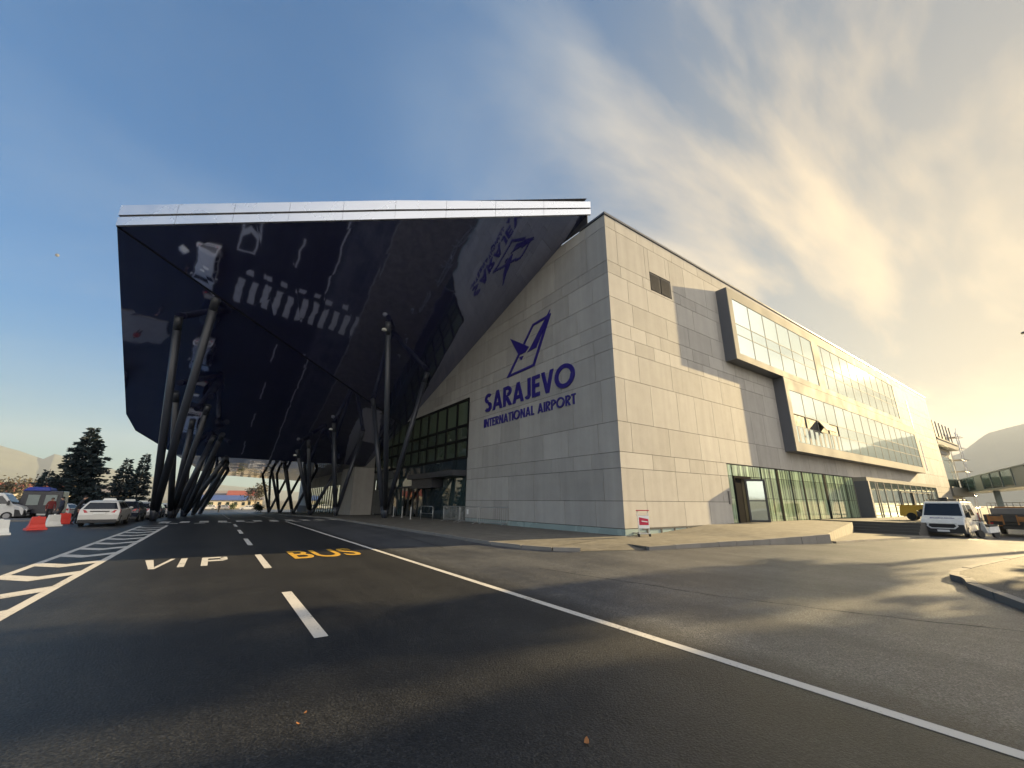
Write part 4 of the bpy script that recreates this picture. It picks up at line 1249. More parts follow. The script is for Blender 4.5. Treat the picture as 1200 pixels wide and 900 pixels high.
# tipper at the right edge, tail towards us
tk = thing('tipper_truck', 'rusty orange tipper truck cut by the right edge beside the white van', 'truck', (46.4, 4.15, gz(46, 4)), R(-90))
mb = MB()
mb.hexa([(-1.15, -2.3, 0.75), (1.15, -2.3, 0.75), (1.15, 1.2, 0.75), (-1.15, 1.2, 0.75)], [(-1.22, -2.4, 1.42), (1.22, -2.4, 1.42), (1.22, 1.3, 1.42), (-1.22, 1.3, 1.42)])
mb.build('tipper_body', M['truck_dark'], tk, bevel=0.02)
mb = MB(); mb.box(-1.2, 1.2, -2.43, -2.36, 0.95, 1.38); mb.build('tailgate', M['truck_dark'], tk, bevel=0.02)
for x0 in (-0.95, 0.35):
    mb = MB(); mb.box(x0, x0 + 0.6, -2.445, -2.431, 1.0, 1.32); mb.build('orange_panel', M['rust'], tk)
for x in (-1.0, -0.35, 0.3, 0.95):
    mb = MB(); mb.box(x - 0.04, x + 0.04, -2.46, -2.431, 0.78, 1.42); mb.build('tailgate_rib', M['rust'], tk)
mb = MB(); mb.box(-0.9, 1.15, -1.7, 0.9, 1.43, 1.85); mb.build('load', M['vent'], tk, bevel=0.04)
mb = MB(); mb.box(-0.45, 0.45, -2.2, 3.2, 0.5, 0.74); mb.build('chassis', M['truck_dark'], tk)
mb = MB(); mb.hexa([(-1.05, 1.5, 0.55), (1.05, 1.5, 0.55), (1.05, 3.2, 0.55), (-1.05, 3.2, 0.55)], [(-1.0, 1.5, 1.95), (1.0, 1.5, 1.95), (1.0, 2.6, 1.95), (-1.0, 2.6, 1.95)]); mb.build('cab', M['rust'], tk, bevel=0.05)
for sx in (-1, 1):
    for y in (-1.5, 2.4):
        wheel(tk, sx * 0.95, y, 0.42, 0.3)
    mb = MB(); mb.box(sx * 0.95 - 0.12, sx * 0.95 + 0.12, -2.45, -2.41, 0.8, 0.9); mb.build('tail_light', M['tail'], tk)

# yellow compressor on the podium
yc = thing('yellow_compressor', 'yellow wheeled site compressor standing behind the white van', 'machine', (44.2, 8.8, 0.45))
mb = MB(); mb.hexa([(-0.5, -0.9, 0.3), (0.5, -0.9, 0.3), (0.5, 0.9, 0.3), (-0.5, 0.9, 0.3)], [(-0.42, -0.8, 1.05), (0.42, -0.8, 1.05), (0.42, 0.8, 1.05), (-0.42, 0.8, 1.05)]); mb.build('housing', M['yellow'], yc, bevel=0.06)
mb = MB(); mb.box(-0.46, 0.46, -0.95, 0.95, 1.052, 1.12); mb.build('lid', M['yellow'], yc, bevel=0.03)
mb = MB(); mb.tube((-0.53, -0.45, 0.62), (-0.46, -0.45, 0.62), 0.2, k=16); mb.build('intake', M['black'], yc)
for x in (-0.5, 0.5):
    mb = MB(); mb.tube((x - 0.08, 0.2, 0.28), (x + 0.08, 0.2, 0.28), 0.28, k=16); mb.build('wheel', M['black'], yc)
mb = MB(); mb.path([(0, -0.9, 0.4), (0, -1.5, 0.35), (0, -1.6, 0.05)], 0.04); mb.build('drawbar', M['dark_metal'], yc)

# scooter next to the van
sc = thing('parked_scooter', 'pale scooter with black wheels parked beside the white van', 'scooter', (40.6, 4.95, gz(40, 5)), R(65))
for y in (-0.6, 0.62):
    mb = MB(); mb.tube((-0.06, y, 0.24), (0.06, y, 0.24), 0.24, k=16); mb.build('wheel', M['black'], sc)
mb = MB(); mb.hexa([(-0.17, -0.75, 0.35), (0.17, -0.75, 0.35), (0.17, 0.1, 0.28), (-0.17, 0.1, 0.28)], [(-0.14, -0.8, 0.72), (0.14, -0.8, 0.72), (0.15, 0.0, 0.66), (-0.15, 0.0, 0.66)]); mb.build('body', M['van_white'], sc, bevel=0.04)
mb = MB(); mb.hexa([(-0.2, 0.2, 0.3), (0.2, 0.2, 0.3), (0.2, 0.3, 0.3), (-0.2, 0.3, 0.3)], [(-0.17, 0.42, 1.0), (0.17, 0.42, 1.0), (0.17, 0.5, 0.98), (-0.17, 0.5, 0.98)]); mb.build('front_shield', M['van_white'], sc, bevel=0.03)
mb = MB(); mb.hexa([(-0.16, -0.78, 0.73), (0.16, -0.78, 0.73), (0.16, 0.02, 0.68), (-0.16, 0.02, 0.68)], [(-0.13, -0.74, 0.82), (0.13, -0.74, 0.82), (0.13, -0.02, 0.78), (-0.13, -0.02, 0.78)]); mb.build('seat', M['black'], sc, bevel=0.02)
mb = MB(); mb.tube((-0.33, 0.42, 1.05), (0.33, 0.42, 1.05), 0.02, k=8); mb.tube((0, 0.45, 1.0), (0, 0.62, 0.24), 0.03, k=8); mb.build('handlebar', M['plastic_dark'], sc)

# ------------------------------------------------------------------ street furniture
def barrier(label, m, loc, rz, group):
    t = thing('plastic_barrier', label, 'barrier', loc, rz, group)
    t.scale = (0.74, 0.74, 0.82)
    mb = MB()
    prof = [(0.52, 0.34, 0.0), (0.50, 0.32, 0.12), (0.44, 0.24, 0.13), (0.38, 0.14, 0.36), (0.33, 0.11, 0.80)]
    for (a0, b0, z0), (a1, b1, z1) in zip(prof, prof[1:]):
        mb.hexa([(-a0, -b0, z0), (a0, -b0, z0), (a0, b0, z0), (-a0, b0, z0)], [(-a1, -b1, z1), (a1, -b1, z1), (a1, b1, z1), (-a1, b1, z1)])
    mb.build('shell', M[m], t, bevel=0.02)
    c = MB(); c.lathe((0, 0, 0.801), [(0.07, 0.0), (0.07, 0.04), (0.03, 0.05)], 10); c.build('filler_cap', M[m], t)
    return t
BG = 'plastic road barriers beside the taxi rank'
barrier('white plastic road barrier at the left edge, nearest of the row', 'white', (-7.6, 28.6, 0), R(20), BG)
barrier('red plastic road barrier between the two white barriers', 'red', (-7.35, 32.4, 0), R(28), BG)
barrier('white plastic road barrier between the two red barriers', 'white', (-7.55, 36.0, 0), R(35), BG)
barrier('red plastic road barrier nearest the silver white car', 'red', (-7.75, 39.2, 0), R(25), BG)

def crowd_barrier(label, a, b, group):
    a, b = Vector(a), Vector(b)
    L = (b - a).length
    t = thing('crowd_barrier', label, 'barrier', a, math.atan2(b.y - a.y, b.x - a.x), group)
    f = MB(); f.path([(0.03, 0, 0.14), (0.03, 0, 1.1), (L - 0.03, 0, 1.1), (L - 0.03, 0, 0.14), (0.03, 0, 0.14)], 0.026, 8); f.build('frame', M['galv'], t)
    k_ = 13
    br = MB()
    for q in range(1, k_):
        x = 0.03 + (L - 0.06) * q / k_
        br.tube((x, 0, 0.14), (x, 0, 1.1), 0.011, k=6)
    br.build('bars', M['galv'], t)
    for x in (0.25, L - 0.25):
        ft_ = MB(); ft_.path([(x, -0.32, 0.02), (x, -0.05, 0.1), (x, 0.05, 0.1), (x, 0.32, 0.02)], 0.022, 6); ft_.build('foot', M['galv'], t)
    return t
CG = 'steel crowd barriers on the pavement'
crowd_barrier('steel crowd barrier with a white notice, in front of the stone wall', (14.7, 27.4, 0.12), (14.75, 24.9, 0.12), CG)
crowd_barrier('steel crowd barrier in front of the mirrored entrance pane', (14.65, 30.0, 0.12), (14.7, 27.5, 0.12), CG)
crowd_barrier('steel crowd barrier nearest the emblem wall, its end against the stone', (14.8, 24.8, 0.12), (15.5, 22.5, 0.12), CG)
cbn = thing('paper_notice', 'small white paper notice hung on the middle crowd barrier', 'notice', (14.66, 26.2, 0.72))
mb = MB(); mb.hexa([(-0.01, -0.13, 0), (0.0, -0.13, 0), (0.0, 0.13, 0), (-0.01, 0.13, 0)], [(-0.02, -0.13, 0.34), (-0.01, -0.13, 0.34), (-0.01, 0.13, 0.34), (-0.02, 0.13, 0.34)]); mb.build('sheet', M['plate'], cbn)
def bollard(label, x, y):
    t = thing('steel_bollard', label, 'bollard', (x, y, 0.12), 0, 'steel bollards at the entrance doors')
    mb = MB(); mb.lathe((0, 0, 0), [(0.16, 0), (0.16, 0.025), (0.055, 0.03), (0.055, 0.95), (0.04, 0.99)], 14); mb.build('post', M['galv'], t)
bollard('pale steel bollard just right of the tall column cluster by the entrance', 13.6, 34.0)
bollard('pale steel bollard standing before the sliding doors', 14.2, 37.6)
bollard('pale steel bollard half hidden behind the tall column cluster', 14.4, 40.4)
rail = thing('bent_handrail', 'low bent tube handrail with a pale top beside the dark entrance portal', 'rail', (14.3, 31.2, 0.12))
mb = MB(); mb.path([(0, 0, 0), (0, 0, 0.95), (0, 0.12, 1.05), (0, 2.2, 1.05), (0, 2.35, 0.95), (0, 2.35, 0)], 0.03, 8); mb.build('tube', M['galv'], rail, smooth=True)
mb = MB(); mb.tube((0, 0.1, 0.5), (0, 2.3, 0.5), 0.02, k=8); mb.build('crossbar', M['galv'], rail)

# luggage trolley against the sunlit corner
lt = thing('luggage_trolley', 'steel luggage trolley with a crimson and white sign by the sunlit wall corner', 'trolley', (16.05, 12.45, 0.12), R(-32))
for x in (-0.24, 0.24):
    mb = MB(); mb.path([(x, -0.1, 0.12), (x, 0.0, 1.05), (x, -0.06, 1.12)], 0.018, 8); mb.build('upright', M['galv'], lt)
mb = MB(); mb.tube((-0.30, -0.06, 1.13), (0.30, -0.06, 1.13), 0.022, k=10); mb.build('handle', M['trolley_red'], lt)
mb = MB(); mb.path([(-0.24, -0.01, 0.98), (0.24, -0.01, 0.98)], 0.012); mb.path([(-0.2, 0.02, 0.9), (-0.2, 0.25, 0.9), (0.2, 0.25, 0.9), (0.2, 0.02, 0.9)], 0.01); mb.build('basket', M['galv'], lt)
mb = MB(); mb.box(-0.245, 0.245, -0.125, -0.10, 0.36, 0.90); sg = mb.build('sign_board', M['plate'], lt)
mb = MB(); mb.hexa([(-0.215, -0.128, 0.50), (0.215, -0.128, 0.50), (0.215, -0.128, 0.76), (-0.215, -0.128, 0.84)], [(-0.215, -0.1255, 0.50), (0.215, -0.1255, 0.50), (0.215, -0.1255, 0.76), (-0.215, -0.1255, 0.84)]); mb.build('red_field', M['trolley_red'], sg)
mb = MB(); mb.hexa([(-0.10, -0.131, 0.65), (0.17, -0.131, 0.62), (0.17, -0.131, 0.66), (-0.10, -0.131, 0.69)], [(-0.10, -0.1285, 0.65), (0.17, -0.1285, 0.62), (0.17, -0.1285, 0.66), (-0.10, -0.1285, 0.69)])
mb.lathe((-0.15, -0.1298, 0.665), [(0.001, -0.0001), (0.035, 0.0), (0.001, 0.0001)], 10)
mb.build('white_mark', M['plate'], sg)
mb = MB(); mb.path([(-0.24, -0.1, 0.13), (-0.22, 0.75, 0.12), (0.22, 0.75, 0.12), (0.24, -0.1, 0.13), (-0.24, -0.1, 0.13)], 0.02); mb.path([(-0.08, -0.1, 0.13), (-0.08, 0.75, 0.12)], 0.012); mb.path([(0.08, -0.1, 0.13), (0.08, 0.75, 0.12)], 0.012); mb.build('base_frame', M['galv'], lt)
for x, y in ((-0.25, -0.08), (0.25, -0.08), (0.0, 0.72)):
    mb = MB(); mb.tube((x - 0.025, y, 0.07), (x + 0.025, y, 0.07), 0.07, k=12); mb.build('wheel', M['black'], lt)

# street lamp at the right edge (only its head reaches the picture)
sl_ = thing('street_lamp', 'dark street lamp whose flat head enters at the right edge of the sky', 'street lamp', (28.2, -1.6, 0.1))
mb = MB(); mb.lathe((0, 0, 0), [(0.16, 0), (0.15, 0.8), (0.10, 0.85), (0.06, 8.4)], 12); mb.build('pole', M['dark_metal'], sl_)
mb = MB(); mb.path([(0, 0, 8.3), (0, 0.6, 8.75), (0, 1.6, 8.85)], 0.045); mb.build('arm', M['dark_metal'], sl_)
mb = MB(); mb.hexa([(-0.2, 1.5, 8.78), (0.2, 1.5, 8.78), (0.12, 2.25, 8.86), (-0.12, 2.25, 8.86)], [(-0.15, 1.55, 8.95), (0.15, 1.55, 8.95), (0.08, 2.2, 8.92), (-0.08, 2.2, 8.92)]); mb.build('lamp_head', M['dark_metal'], sl_, bevel=0.02)

# glazed passenger bridge on the right
jb = thing('boarding_bridge', 'glazed green boarding bridge on posts crossing at the right edge', 'bridge', (110, 14, -0.45))
A_, B_ = Vector((109, 14.0, 0)), Vector((62, 1.0, 0))
dv = (B_ - A_).normalized(); nv = Vector((-dv.y, dv.x, 0))
Lb = (B_ - A_).length
def bridge_box(mb, s0, s1, w0, w1, z0, z1):
    q = [A_ + dv * s0 + nv * w0, A_ + dv * s1 + nv * w0, A_ + dv * s1 + nv * w1, A_ + dv * s0 + nv * w1]
    mb.hexa([(p.x, p.y, z0) for p in q], [(p.x, p.y, z1) for p in q])
mb = MB(); bridge_box(mb, 0, Lb, -1.5, 1.5, 3.55, 3.75); mb.build('floor_deck', M['jet_panel'], jb, world=True)
mb = MB(); bridge_box(mb, 0, Lb, -1.55, 1.55, 5.65, 5.8); mb.build('roof', M['jet_panel'], jb, world=True)
s_ = 0.0; q = 0
while s_ < Lb - 4:
    mb = MB(); bridge_box(mb, s_ + 0.15, s_ + 5.0, -1.45, 1.45, 3.751, 5.649); mb.build('glass_panel' if q % 4 != 3 else 'solid_panel', M['jet_glass'] if q % 4 != 3 else M['jet_panel'], jb, world=True)
    mb = MB(); bridge_box(mb, s_ - 0.1, s_ + 0.14, -1.52, 1.52, 3.751, 5.649); mb.build('rib', M['jet_panel'], jb, world=True)
    s_ += 5.15; q += 1
for s0 in (18, 40):
    mb = MB(); bridge_box(mb, s0, s0 + 0.5, -0.3, 0.3, -0.6, 3.55); mb.build('post', M['jet_panel'], jb, world=True)

# wire fence under the bridge
fe = thing('wire_fence', 'thin wire fence on steel posts under the boarding bridge', 'fence', (88, 10, -0.45))
pa, pb_ = Vector((104, 11.9, -0.45)), Vector((62, 2.0, -0.45))
for q in range(12):
    p = pa.lerp(pb_, q / 11)
    mb = MB(); mb.tube(p, p + Vector((0, 0, 2.4)), 0.05, k=6); mb.build('post', M['galv'], fe, world=True)
mb = MB()
for z in (0.15, 0.6, 1.05, 1.5, 1.95, 2.38):
    mb.tube(pa + Vector((0, 0, z)), pb_ + Vector((0, 0, z)), 0.02 if z < 2.3 else 0.035, k=5)
mb.build('wires', M['galv'], fe, world=True)

# ------------------------------------------------------------------ people
def person(label, loc, rz, h, top, legs, lean=0.0, stride=0.1, arm=0.1, group=None):
    t = thing('person', label, 'person', loc, rz, group)
    k = h / 1.75
    def P_(x, y, z):
        f = max(0.0, z - 0.92)
        return (x * k, (y + math.sin(lean) * f) * k, (z if z < 0.92 else 0.92 + f * math.cos(lean)) * k)
    J = {'pelvis': ((0, 0, 0.93), 0.135), 'belly': ((0, 0, 1.08), 0.13), 'chest': ((0, 0, 1.30), 0.15), 'neck': ((0, 0.0, 1.47), 0.058), 'head': ((0, 0.03, 1.60), 0.092), 'crown': ((0, 0.02, 1.69), 0.07),
         'shL': ((-0.17, 0, 1.40), 0.07), 'elL': ((-0.24, -0.02 + arm * .4, 1.13), 0.05), 'wrL': ((-0.23, 0.06 + arm, 0.90), 0.036), 'haL': ((-0.22, 0.09 + arm, 0.81), 0.034),
         'shR': ((0.17, 0, 1.40), 0.07), 'elR': ((0.24, -0.02 - arm * .2, 1.13), 0.05), 'wrR': ((0.23, 0.06, 0.90), 0.036), 'haR': ((0.22, 0.08, 0.81), 0.034),
         'hiL': ((-0.09, 0, 0.86), 0.095), 'knL': ((-0.10, 0.03 + stride, 0.49), 0.068), 'anL': ((-0.10, stride, 0.09), 0.045), 'toL': ((-0.11, 0.17 + stride, 0.035), 0.035),
         'hiR': ((0.09, 0, 0.86), 0.095), 'knR': ((0.10, 0.04 - stride * .6, 0.49), 0.068), 'anR': ((0.10, -0.02 - stride, 0.09), 0.045), 'toR': ((0.11, 0.15 - stride, 0.035), 0.035)}
    E_ = [('pelvis', 'belly'), ('belly', 'chest'), ('chest', 'neck'), ('neck', 'head'), ('head', 'crown'), ('chest', 'shL'), ('shL', 'elL'), ('elL', 'wrL'), ('wrL', 'haL'), ('chest', 'shR'), ('shR', 'elR'), ('elR', 'wrR'), ('wrR', 'haR'),
          ('pelvis', 'hiL'), ('hiL', 'knL'), ('knL', 'anL'), ('anL', 'toL'), ('pelvis', 'hiR'), ('hiR', 'knR'), ('knR', 'anR'), ('anR', 'toR')]
    names = list(J)
    me = bpy.data.meshes.new('body')
    me.from_pydata([P_(*J[q][0]) for q in names], [(names.index(a), names.index(b)) for a, b in E_], [])
    tmp = bpy.data.objects.new('body', me)
    COL.objects.link(tmp)
    tmp.modifiers.new('Skin', 'SKIN')
    for i, q in enumerate(names):
        r_ = J[q][1] * k
        me.skin_vertices[0].data[i].radius = (r_ * (1.25 if q in ('chest', 'belly', 'pelvis') else 1.0), r_ * (0.85 if q in ('chest', 'belly', 'pelvis') else 1.0))
        me.skin_vertices[0].data[i].use_root = (q == 'pelvis')
    sub = tmp.modifiers.new('Subdivision', 'SUBSURF'); sub.levels = 2; sub.render_levels = 2
    dg = bpy.context.evaluated_depsgraph_get(); dg.update()
    fin = bpy.data.meshes.new_from_object(tmp.evaluated_get(dg))
    bpy.data.objects.remove(tmp)
    # fingers
    b_ = MB()
    for s_, hn in ((-1, 'haL'), (1, 'haR')):
        c_ = Vector(P_(*J[hn][0]))
        for q in range(4):
            a0 = c_ + Vector((0, (q - 1.5) * 0.018, -0.02)) * k
            a1 = a0 + Vector((-s_ * 0.012, 0.004, -0.05 + abs(q - 1.3) * 0.008)) * k
            b_.tube(a0, a1, 0.009 * k, 0.007 * k, 6); b_.tube(a1, a1 + Vector((-s_ * 0.02, 0.0, -0.025)) * k, 0.007 * k, 0.005 * k, 6)
        b_.tube(c_ + Vector((0, 0.03, 0.02)) * k, c_ + Vector((-s_ * 0.015, 0.06, -0.025)) * k, 0.011 * k, 0.007 * k, 6)
    base = len(fin.vertices)
    import bmesh
    bm = bmesh.new(); bm.from_mesh(fin)
    vv = [bm.verts.new(p) for p in b_.v]
    for f in b_.f:
        try: bm.faces.new([vv[i] for i in f])
        except ValueError: pass
    # nose
    bm.to_mesh(fin); bm.free()
    fin.materials.clear()
    for m_ in (M[top], M[legs], M['skin'], M['black']):
        fin.materials.append(m_)
    hd = Vector(P_(0, 0.02, 1.6))
    for p in fin.polygons:
        p.use_smooth = True
        c_ = p.center
        if (c_ - hd).length < 0.15 * k: p.material_index = 2
        elif c_.z < 0.09 * k: p.material_index = 3
        elif abs(c_.x) > 0.17 * k and c_.z < 0.885 * k: p.material_index = 2
        elif c_.z < 0.9 * k: p.material_index = 1
        else: p.material_index = 0
    o = bpy.data.objects.new('body', fin); COL.objects.link(o); o.parent = t
    hb = MB(); hb.blob(tuple(hd + Vector((0, -0.018, 0.045)) * k), (0.098 * k, 0.105 * k, 0.088 * k), 14, 8); hb.build('hair', M['hair'], t, smooth=True)
    return t
person('person in dark clothes leaning towards the rear of the silver white car', (-7.0, 37.6, 0), R(-80), 1.84, 'cloth_dark', 'cloth_dark', lean=0.35, stride=0.08)
person('person in a navy jacket standing between the red barrier and the parked truck', (-9.3, 45.5, gz(0, 45.5)), R(120), 1.82, 'cloth_navy', 'cloth_dark', lean=0.1, stride=0.12, arm=0.18)
person('person in a dark red jacket standing behind the white barrier', (-10.7, 49.2, gz(0, 49.2)), R(200), 1.8, 'cloth_red', 'cloth_dark', stride=0.05)
person('small distant person in dark clothes walking on the road under the far canopy', (1.05, 112, gz(0, 112)), R(170), 1.78, 'cloth_dark', 'cloth_dark', stride=0.2)

# ------------------------------------------------------------------ vegetation
def conifer(name, label, loc, h, rad, seed, group, clear=0.06, n_whorl=22, needle='needles', density=1.0, cat='tree', shape=1.0):
    rr = random.Random(seed)
    t = thing(name, label, cat, loc, 0, group)
    mb = MB()
    mb.tube((0, 0, -0.3), (0, 0, h * 0.5), h * 0.017, h * 0.010, 9); mb.tube((0, 0, h * 0.5), (0, 0, h * 0.98), h * 0.010, 0.02, 9)
    cr = MB()
    for w in range(n_whorl):
        f = (w + rr.uniform(-.3, .3)) / n_whorl
        f = min(0.985, max(0, f))
        z = h * (clear + (1 - clear) * f)
        L = rad * ((1 - f) ** (0.85 * shape)) * rr.uniform(0.72, 1.12) + 0.12
        nb = max(4, int(9 - 4 * f))
        a0 = rr.uniform(0, 6.28)
        for b in range(nb):
            a = a0 + 6.283 * b / nb + rr.uniform(-.3, .3)
            l = L * rr.uniform(0.55, 1.12)
            rise = rr.uniform(-0.05, 0.22) + 0.35 * f
            tip = Vector((math.cos(a) * l, math.sin(a) * l, z + l * rise - 0.14 * l))
            root = Vector((0, 0, z))
            mb.tube(root, root.lerp(tip, 0.85), 0.02 + 0.006 * l, 0.008, 4, cap=False)
            ns = max(6, int(l * 22 * density))
            side = Vector((-math.sin(a), math.cos(a), 0))
            for q in range(ns):
                u = rr.uniform(0.12, 1.0)
                c = root.lerp(tip, u)
                c.z -= 0.10 * l * u * u * 0.8
                sp = (1 - u) * l * 0.34 + 0.10
                s_ = rr.uniform(-1, 1) * sp
                c = c + side * s_ + Vector((0, 0, rr.uniform(-0.34, 0.12) - abs(s_) * 0.15))
                dir_ = (Vector((math.cos(a), math.sin(a), 0)) * rr.uniform(0.4, 1) + side * (1.2 * (1 if s_ > 0 else -1) * rr.uniform(0.2, 1)) + Vector((0, 0, rr.uniform(-.35, .3)))).normalized()
                ln = rr.uniform(0.35, 0.75) * (0.6 + 0.02 * h)
                wd = ln * rr.uniform(0.18, 0.30)
                o_v = dir_.cross(Vector((rr.uniform(-1, 1), rr.uniform(-1, 1), rr.uniform(-1, 1)))).normalized() * wd
                e = c + dir_ * ln
                m0 = c.lerp(e, 0.45)
                cr.add([c, m0 + o_v, e, m0 - o_v], [(0, 1, 2, 3)])
    mb.build('trunk', M['bark'], t)
    cr.build('crown', M[needle], t)
    return t
NG = 'spruces beyond the taxi rank'
conifer('spruce_tree', 'tall dark spruce rising behind the silver white car', (-16.3, 84, gz(0, 84)), 12.6, 4.6, 3, NG, n_whorl=30, density=1.7)
conifer('spruce_tree', 'short broad spruce on the left flank of the tallest one', (-20.3, 88, gz(0, 88)), 6.6, 3.0, 9, NG, n_whorl=14, density=1.2)
conifer('spruce_tree', 'dark spruce with blunt top, left of the pair near the columns', (-13.3, 96, gz(0, 96)), 9.4, 3.1, 4, NG, n_whorl=20, density=1.2)
conifer('spruce_tree', 'slim pointed spruce closest to the slanted columns', (-11.0, 95, gz(0, 95)), 10.4, 2.5, 5, NG, n_whorl=22, density=1.2)

def leafy(name, label, loc, h, r, seed, m, group, count=900, cat='tree', trunk=True, size=0.3, crown0=0.35):
    rr = random.Random(seed)
    t = thing(name, label, cat, loc, 0, group)
    mb, cr = MB(), MB()
    mb.tube((0, 0, -0.3), (0, 0, h * 0.55), 0.035 * h ** 0.7, 0.02 * h ** 0.7, 7)
    centers = []
    for q in range(9):
        a = rr.uniform(0, 6.28)
        e = Vector((math.cos(a) * r * rr.uniform(.2, .75), math.sin(a) * r * rr.uniform(.2, .75), h * rr.uniform(crown0 + 0.1, 0.92)))
        mb.tube((0, 0, h * rr.uniform(.15, .5)), e, 0.012 * h ** .7, 0.006, 5, cap=False)
        centers.append((e, rr.uniform(0.3, 0.55) * r))
    for q in range(count):
        e, s_ = rr.choice(centers)
        d_ = Vector((rr.gauss(0, 1), rr.gauss(0, 1), rr.gauss(0, .8)))
        c = e + d_ * s_ * 0.55
        if c.z < h * crown0 * 0.5: continue
        u = Vector((rr.uniform(-1, 1), rr.uniform(-1, 1), rr.uniform(-1, 1))).normalized()
        v = u.cross(Vector((rr.uniform(-1, 1), rr.uniform(-1, 1), rr.uniform(-1, 1)))).normalized()
        z_ = size * rr.uniform(.5, 1.2)
        cr.add([c - u * z_, c + v * z_ * .5, c + u * z_, c - v * z_ * .5], [(0, 1, 2, 3)])
    mb.build('trunk' if trunk else 'stem', M['bark'], t)
    cr.build('crown' if trunk else 'foliage', M[m], t)
    return t
FG = 'small distant trees at the left'
leafy('bare_tree', 'small brownish distant tree above the white minibus', (-36, 130, -1.5), 7.4, 2.8, 1, 'twigs', FG, 520, size=0.36)
leafy('bare_tree', 'broad brownish distant tree above the dark truck', (-31.5, 128, -1.5), 6.8, 3.4, 2, 'twigs', FG, 520, size=0.36)
leafy('round_shrub', 'round dark clipped shrub at the far right end of the road', (7.6, 101, gz(0, 101)), 1.9, 1.1, 6, 'bush', None, 900, 'shrub', trunk=False, size=0.16, crown0=0.05)
leafy('bare_tree', 'pinkish leafless tree right of the red roofed house', (12.5, 185, -1.6), 8.5, 4.0, 8, 'twigs', None, 1100, size=0.45)
for i, (x, y, hh, lb) in enumerate(((-2.5, 178, 2.2, 'low green shrub in front of the long blue roofed hall, on its left'), (4.0, 172, 1.8, 'low green shrub in front of the long blue roofed hall, near its middle'))):
    leafy('low_shrub', lb, (x, y, -1.65), hh, 2.2, 20 + i, 'bush', 'shrubs before the blue roofed hall', 500, 'shrub', trunk=False, size=0.3, crown0=0.05)
# pines outside the frame on the right; they throw the long shadows over the road
PG = 'tall pines on the right of the road'
pine_spots = [(50, -1.1, 20.5, 1.7, 'tallest pine, first in the row beyond the traffic island'), (36, -2.9, 13.5, 1.7, 'pine standing nearest the traffic island'),
              (35, -6.2, 13.0, 1.8, 'pine second nearest the traffic island, shorter than its neighbours'), (51, -5.2, 20, 1.9, 'tall pine second in the row beyond the traffic island'), (54, -8.0, 19, 2.1, 'tall pine standing behind the two nearest the island'),
              (38, -9.8, 14.5, 2.0, 'pine farthest right of those nearest the island')]
for i, (x, y, hh, rad, lb) in enumerate(pine_spots):
    conifer('pine_tree', lb, (x, y, gz(x, y)), hh, rad, 40 + i, PG, clear=0.34 if hh < 17 else (0.62 if y < -3 else 0.5), n_whorl=15, needle='pine', density=0.9, shape=0.55)

# ------------------------------------------------------------------ distant houses and hills
def house(label, loc, rz, w, d_, h, ridge, roofm, wallm='house_wall', group=None, wins=4):
    t = thing('distant_house', label, 'house', loc, rz, group)
    mb = MB(); mb.box(-w / 2, w / 2, -d_ / 2, d_ / 2, -0.5, h)
    mb.add([(-w / 2, -d_ / 2, h), (-w / 2, d_ / 2, h), (-w / 2, 0, h + ridge - 0.05)], [(0, 1, 2)]); mb.add([(w / 2, -d_ / 2, h), (w / 2, d_ / 2, h), (w / 2, 0, h + ridge - 0.05)], [(2, 1, 0)])
    mb.build('wall', M[wallm], t)
    e = 0.4
    rf = MB()
    for s_ in (-1, 1):
        a = [(-w / 2 - e, s_ * (d_ / 2 + e), h - e * ridge / (d_ / 2)), (w / 2 + e, s_ * (d_ / 2 + e), h - e * ridge / (d_ / 2)), (w / 2 + e, 0, h + ridge), (-w / 2 - e, 0, h + ridge)]
        rf.hexa([(x, y, z) for x, y, z in a], [(x, y, z + 0.18) for x, y, z in a])
    rf.build('roof', M[roofm], t)
    for q in range(wins):
        x = -w / 2 + w * (q + 0.5) / wins
        mb = MB(); mb.box(x - 0.5, x + 0.5, -d_ / 2 - 0.03, -d_ / 2 + 0.02, h * 0.35, h * 0.75); mb.build('window', M['dark_glass'], t)
    return t
HG = 'houses beyond the far end of the road'
house('long low hall with a blue metal roof at the far end of the road', (2.6, 196, -1.65), R(4), 15, 9, 3.0, 1.6, 'roof_blue', group=HG, wins=6)
house('pale house with a bright red roof behind the blue roofed hall', (10.2, 232, -1.65), R(-8), 11, 8, 5.0, 2.0, 'roof_red', group=HG)
house('grey gabled house left of the red roofed one, beyond the hall', (-0.5, 236, -1.65), R(14), 9, 8, 4.6, 2.3, 'roof_grey', group=HG)
house('small pale building standing right of the blue roofed hall', (13.0, 203, -1.65), R(0), 6, 7, 3.2, 1.2, 'roof_grey', group=HG, wins=2)
house('pale house with red roof seen above the white minibus at the far left', (-47, 182, -1.65), R(10), 11, 9, 5.0, 2.2, 'roof_red', group=HG)
house('pale house with red roof seen right of the blue roof cover on the truck', (-40.5, 186, -1.65), R(-6), 8, 8, 5.0, 2.4, 'roof_red', group=HG)
house('pale house with grey roof partly behind the tallest spruce', (-28, 178, -1.65), R(0), 10, 9, 4.6, 2.0, 'roof_grey', group=HG)
fc = [(-1.5, 165, 'pale distant car, left of three parked before the blue roofed hall', 'car_white'), (2.0, 166, 'silver distant car, middle of three parked before the blue roofed hall', 'car_silver'), (9.0, 160, 'white distant car, right of three parked before the blue roofed hall', 'car_white')]
for x, y, lb, pt in fc:
    estate_car(lb, pt, (x, y, gz(x, y)), R(90), 'cars parked at the far end of the road', sign=False)
lot = [(-14.6, 66, 'white parked car seen behind the person in the dark red jacket', 'car_white'), (-12.2, 70, 'silver parked car seen behind the person in the navy jacket', 'car_silver')]
